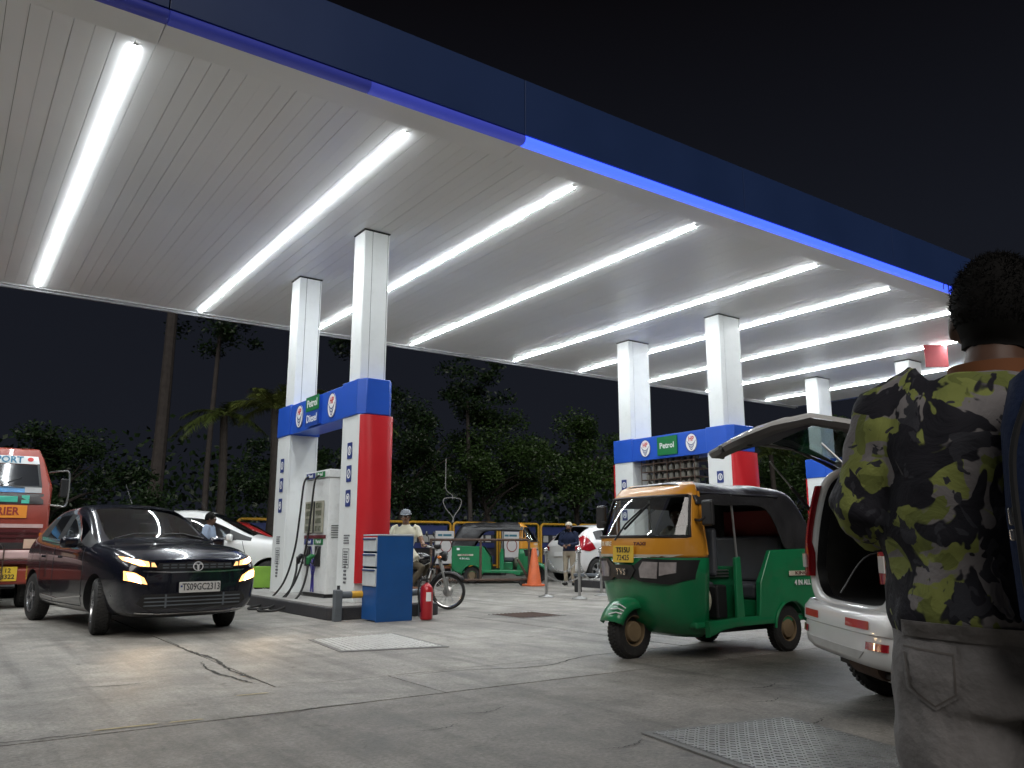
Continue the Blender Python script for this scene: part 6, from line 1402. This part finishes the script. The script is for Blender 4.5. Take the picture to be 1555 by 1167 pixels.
camo = camo_mat(); jeans = cloth('grey_jeans', (.25, .240, .238), .25, 14)
MJ = dict(pelvis=(0, 0, .95), chest=(.0, 0, 1.24), neck=(.02, -.015, 1.45), head=(.05, -.03, 1.55), fwd=(1, 0, 0), look=(1, -.1, -.06), shL=(0, .185, 1.375), shR=(0, -.185, 1.375), elL=(.02, .25, 1.16), elR=(.02, -.235, 1.16), wrL=(.27, .14, 1.15), wrR=(.27, -.12, 1.15), hipL=(0, .105, .86), hipR=(0, -.105, .86), knL=(.01, .125, .48), knR=(.01, -.125, .48), anL=(-.03, .13, .09), anR=(-.03, -.13, .09), toL=(.12, .15, .05), toR=(.12, -.15, .05))
def camo_extra(add, V, HM):
    # loose shirt with gathered waist and hanging hem; seat of the jeans
    R2 = lambda z, a, c, x=0: spine_ring((x, 0, z), (0, -1, 0), (1, 0, 0), a, c, 20)
    add(1, lambda b: b.loft([R2(.945, .158, .222), R2(.97, .165, .228), R2(1.04, .150, .215), R2(1.08, .146, .212), R2(1.11, .158, .220), R2(1.2, .15, .215), R2(1.3, .142, .212), R2(1.37, .125, .205), R2(1.42, .10, .16)]))
    add(2, lambda b: b.loft([R2(.99, .13, .20), R2(.93, .142, .218), R2(.86, .150, .226, -.008), R2(.80, .140, .222)]))
    for s in (-1, 1):
        add(2, lambda b: b.tube([(-.012, s * .112, .88), (0, s * .117, .74), (.01, s * .12, .48), (-.02, s * .125, .1)], [.108, .112, .082, .062], 16))
        add(1, lambda b: b.tube([(0, s * .16, 1.395), (0.0, s * .185, 1.36), (.01, s * .225, 1.25), (.015, s * .248, 1.18), (.06, s * .235, 1.15), (.15, s * .19, 1.15)], [.06, .072, .070, .070, .062, .05], 14))
mt, mbody, mHM = human('person', 'man in camouflage shirt and grey jeans seen from behind close up', MJ, dict(top=camo, legs=jeans, shoes=black_m), (0, 0, 0), 0, .0095, 1.0, None, False, 'none', .012, 'long', seed=14, extra=camo_extra, sk=skin_d)
lat_, dep_ = .965, 1.60; c_, s_ = math.cos(R(35.18)), math.sin(R(35.18))
mt.location = (c_ * lat_ + s_ * dep_, -s_ * lat_ + c_ * dep_, 0); mt.rotation_euler = (0, 0, R(54.8 - 26))
bvM = bvh_of(mbody.data); BK_ = frame((-.6, 0, 0), (-1, 0, 0))
# collar, hem, pockets, belt loops
mb = MB(); ring_mb(mb, .082, .066, 1.415, 1.455, Matrix.Translation((.012, -.01, 0)), 28, 1.0); mb.build('collar', mat('collar_orange', (.19, .065, .02), .8, var=.2), mt, smooth=50)
mb = MB(); ring_mb(mb, .090, .072, 1.395, 1.424, Matrix.Translation((.01, -.008, 0)), 28, 1.12); mb.build('collar_base', camo, mt, smooth=50)
for s in (-1, 1):
    pk = [(s * .205, .925), (s * .112, .918), (s * .114, .83), (s * .155, .80), (s * .20, .832)]
    po = patch('back_pocket', pk, jeans, mt, BK_, bvM, .001, .003, .03)
    for ln in ([(s * .20, .910), (s * .117, .903)], [(s * .118, .90), (s * .120, .834), (s * .155, .808), (s * .194, .836), (s * .199, .90)]):
        patch('stitching', line_strip(ln, .0035), mat('stitch', (.15, .135, .125), .8), po, BK_, bvM, .004, .0015, .03)
patch('back_seam', line_strip([(0, .955), (.003, .90), (0, .80)], .006), mat('stitch', (.055, .045, .04), .8), mt, BK_, bvM, .001, .003, .03)
patch('waistband', line_strip([(-.2, .945), (0, .938), (.2, .945)], .03), jeans, mt, BK_, bvM, .001, .005, .03)
# hair: cap of short curls
hb = MB(); hb.T = mHM; rh = random.Random(5)
n, m = 40, 22; rings = []
for i in range(m + 1):
    th = math.pi * .84 * i / m; ring = []
    for k in range(n):
        a = 2 * math.pi * k / n; fr = math.cos(a); tt = th * (1.0 if fr < -.2 else 1 - .42 * (fr + .2))
        tp_ = 1.15 - .20 * max(0, (tt - 1.15)); rr = tp_ + .035 * noise.noise(Vector((fr * 9, math.sin(a) * 9, tt * 9)))
        e_ = .052 if i == m else .064
        ring.append((max(.098 * rr * math.sin(tt), e_) * fr - .008 if tt > 1.5 else .098 * rr * math.sin(tt) * fr - .008, (max(.079 * rr * math.sin(tt), e_ * .98) if tt > 1.5 else .079 * rr * math.sin(tt)) * math.sin(a), .02 + .112 * rr * math.cos(tt)))
    rings.append(ring)
hb.loft(rings); ho = hb.build('hair', hair_m, mt, smooth=60)
tf = MB(); tf.T = mHM
for k in range(5200):
    th = math.acos(1 - rh.random() * 1.32); a = rh.uniform(0, 6.283); fr = math.cos(a)
    if fr > .2 and th > 1.25: continue
    d = Vector((math.sin(th) * fr, math.sin(th) * math.sin(a), math.cos(th))); sc_ = 1.14 - .20 * max(0, th - 1.15)
    p = Vector((.098 * sc_ * d.x - .008, .079 * sc_ * d.y, .02 + .112 * sc_ * d.z)); q = (d + Vector((rh.gauss(0, .7), rh.gauss(0, .7), rh.gauss(0, .7)))).normalized() * rh.uniform(.005, .014) * (1 if th < 1.2 else .55)
    s2 = q.cross(Vector((rh.gauss(0, 1), rh.gauss(0, 1), rh.gauss(0, 1)))).normalized() * .0011
    q2 = q + Vector((rh.gauss(0, .004), rh.gauss(0, .004), rh.gauss(0, .004)))
    tf.add([p - s2, p + s2, p + q * .6 + s2 * .7, p + q * .6 - s2 * .7, p + q2], [(0, 1, 2, 3), (3, 2, 4)])
o = tf.build('hair_strands', hair_m, mt, smooth=0); o['kind'] = 'stuff'
# backpack on the right shoulder
bt = thing('backpack', 'navy backpack hanging on the right shoulder of the camouflage shirt', 'backpack', mt.location, mt.rotation_euler[2])
bag_m = cloth('bag_navy', (.012, .022, .06), .2, 12)
mb = MB(); rg = []
for z, k in ((.90, .55), (.92, .86), (.98, 1.0), (1.15, 1.02), (1.3, .98), (1.38, .85), (1.42, .55)):
    rg.append([(-.235 + .085 * k * x, -.15 + .165 * k * y, z) for x, y in [(math.copysign(abs(math.cos(a)) ** .55, math.cos(a)), math.copysign(abs(math.sin(a)) ** .55, math.sin(a))) for a in [2 * math.pi * j / 24 for j in range(24)]]])
mb.loft(rg); bg_ = mb.build('bag_body', bag_m, bt, smooth=60)
mb = MB(); mb.tube(catmull([(-.3, .005, .96), (-.312, .01, 1.1), (-.308, .005, 1.25), (-.295, -.035, 1.36)], 6), .006, 6); mb.build('zip', black_m, bt)
mb = MB(); mb.box((-.29, .015, 1.145), (.012, .012, .03)); mb.box((-.29, .015, 1.115), (.014, .014, .02)); mb.build('zip_pull', chrome_m, bt, smooth=0, bevel=.003)
mb = MB(); pt = catmull([(-.16, -.12, 1.38), (-.10, -.13, 1.46), (.0, -.135, 1.48), (.12, -.14, 1.38), (.15, -.16, 1.2), (.05, -.23, 1.05)], 6)
mb.loft([[p + Vector((0, dy, dz)) for dy, dz in ((-.03, -.004), (.03, -.004), (.03, .006), (-.03, .006))] for p in pt]); mb.build('shoulder_strap', bag_m, bt, smooth=40)

bpy.data.scenes.remove(WORK)
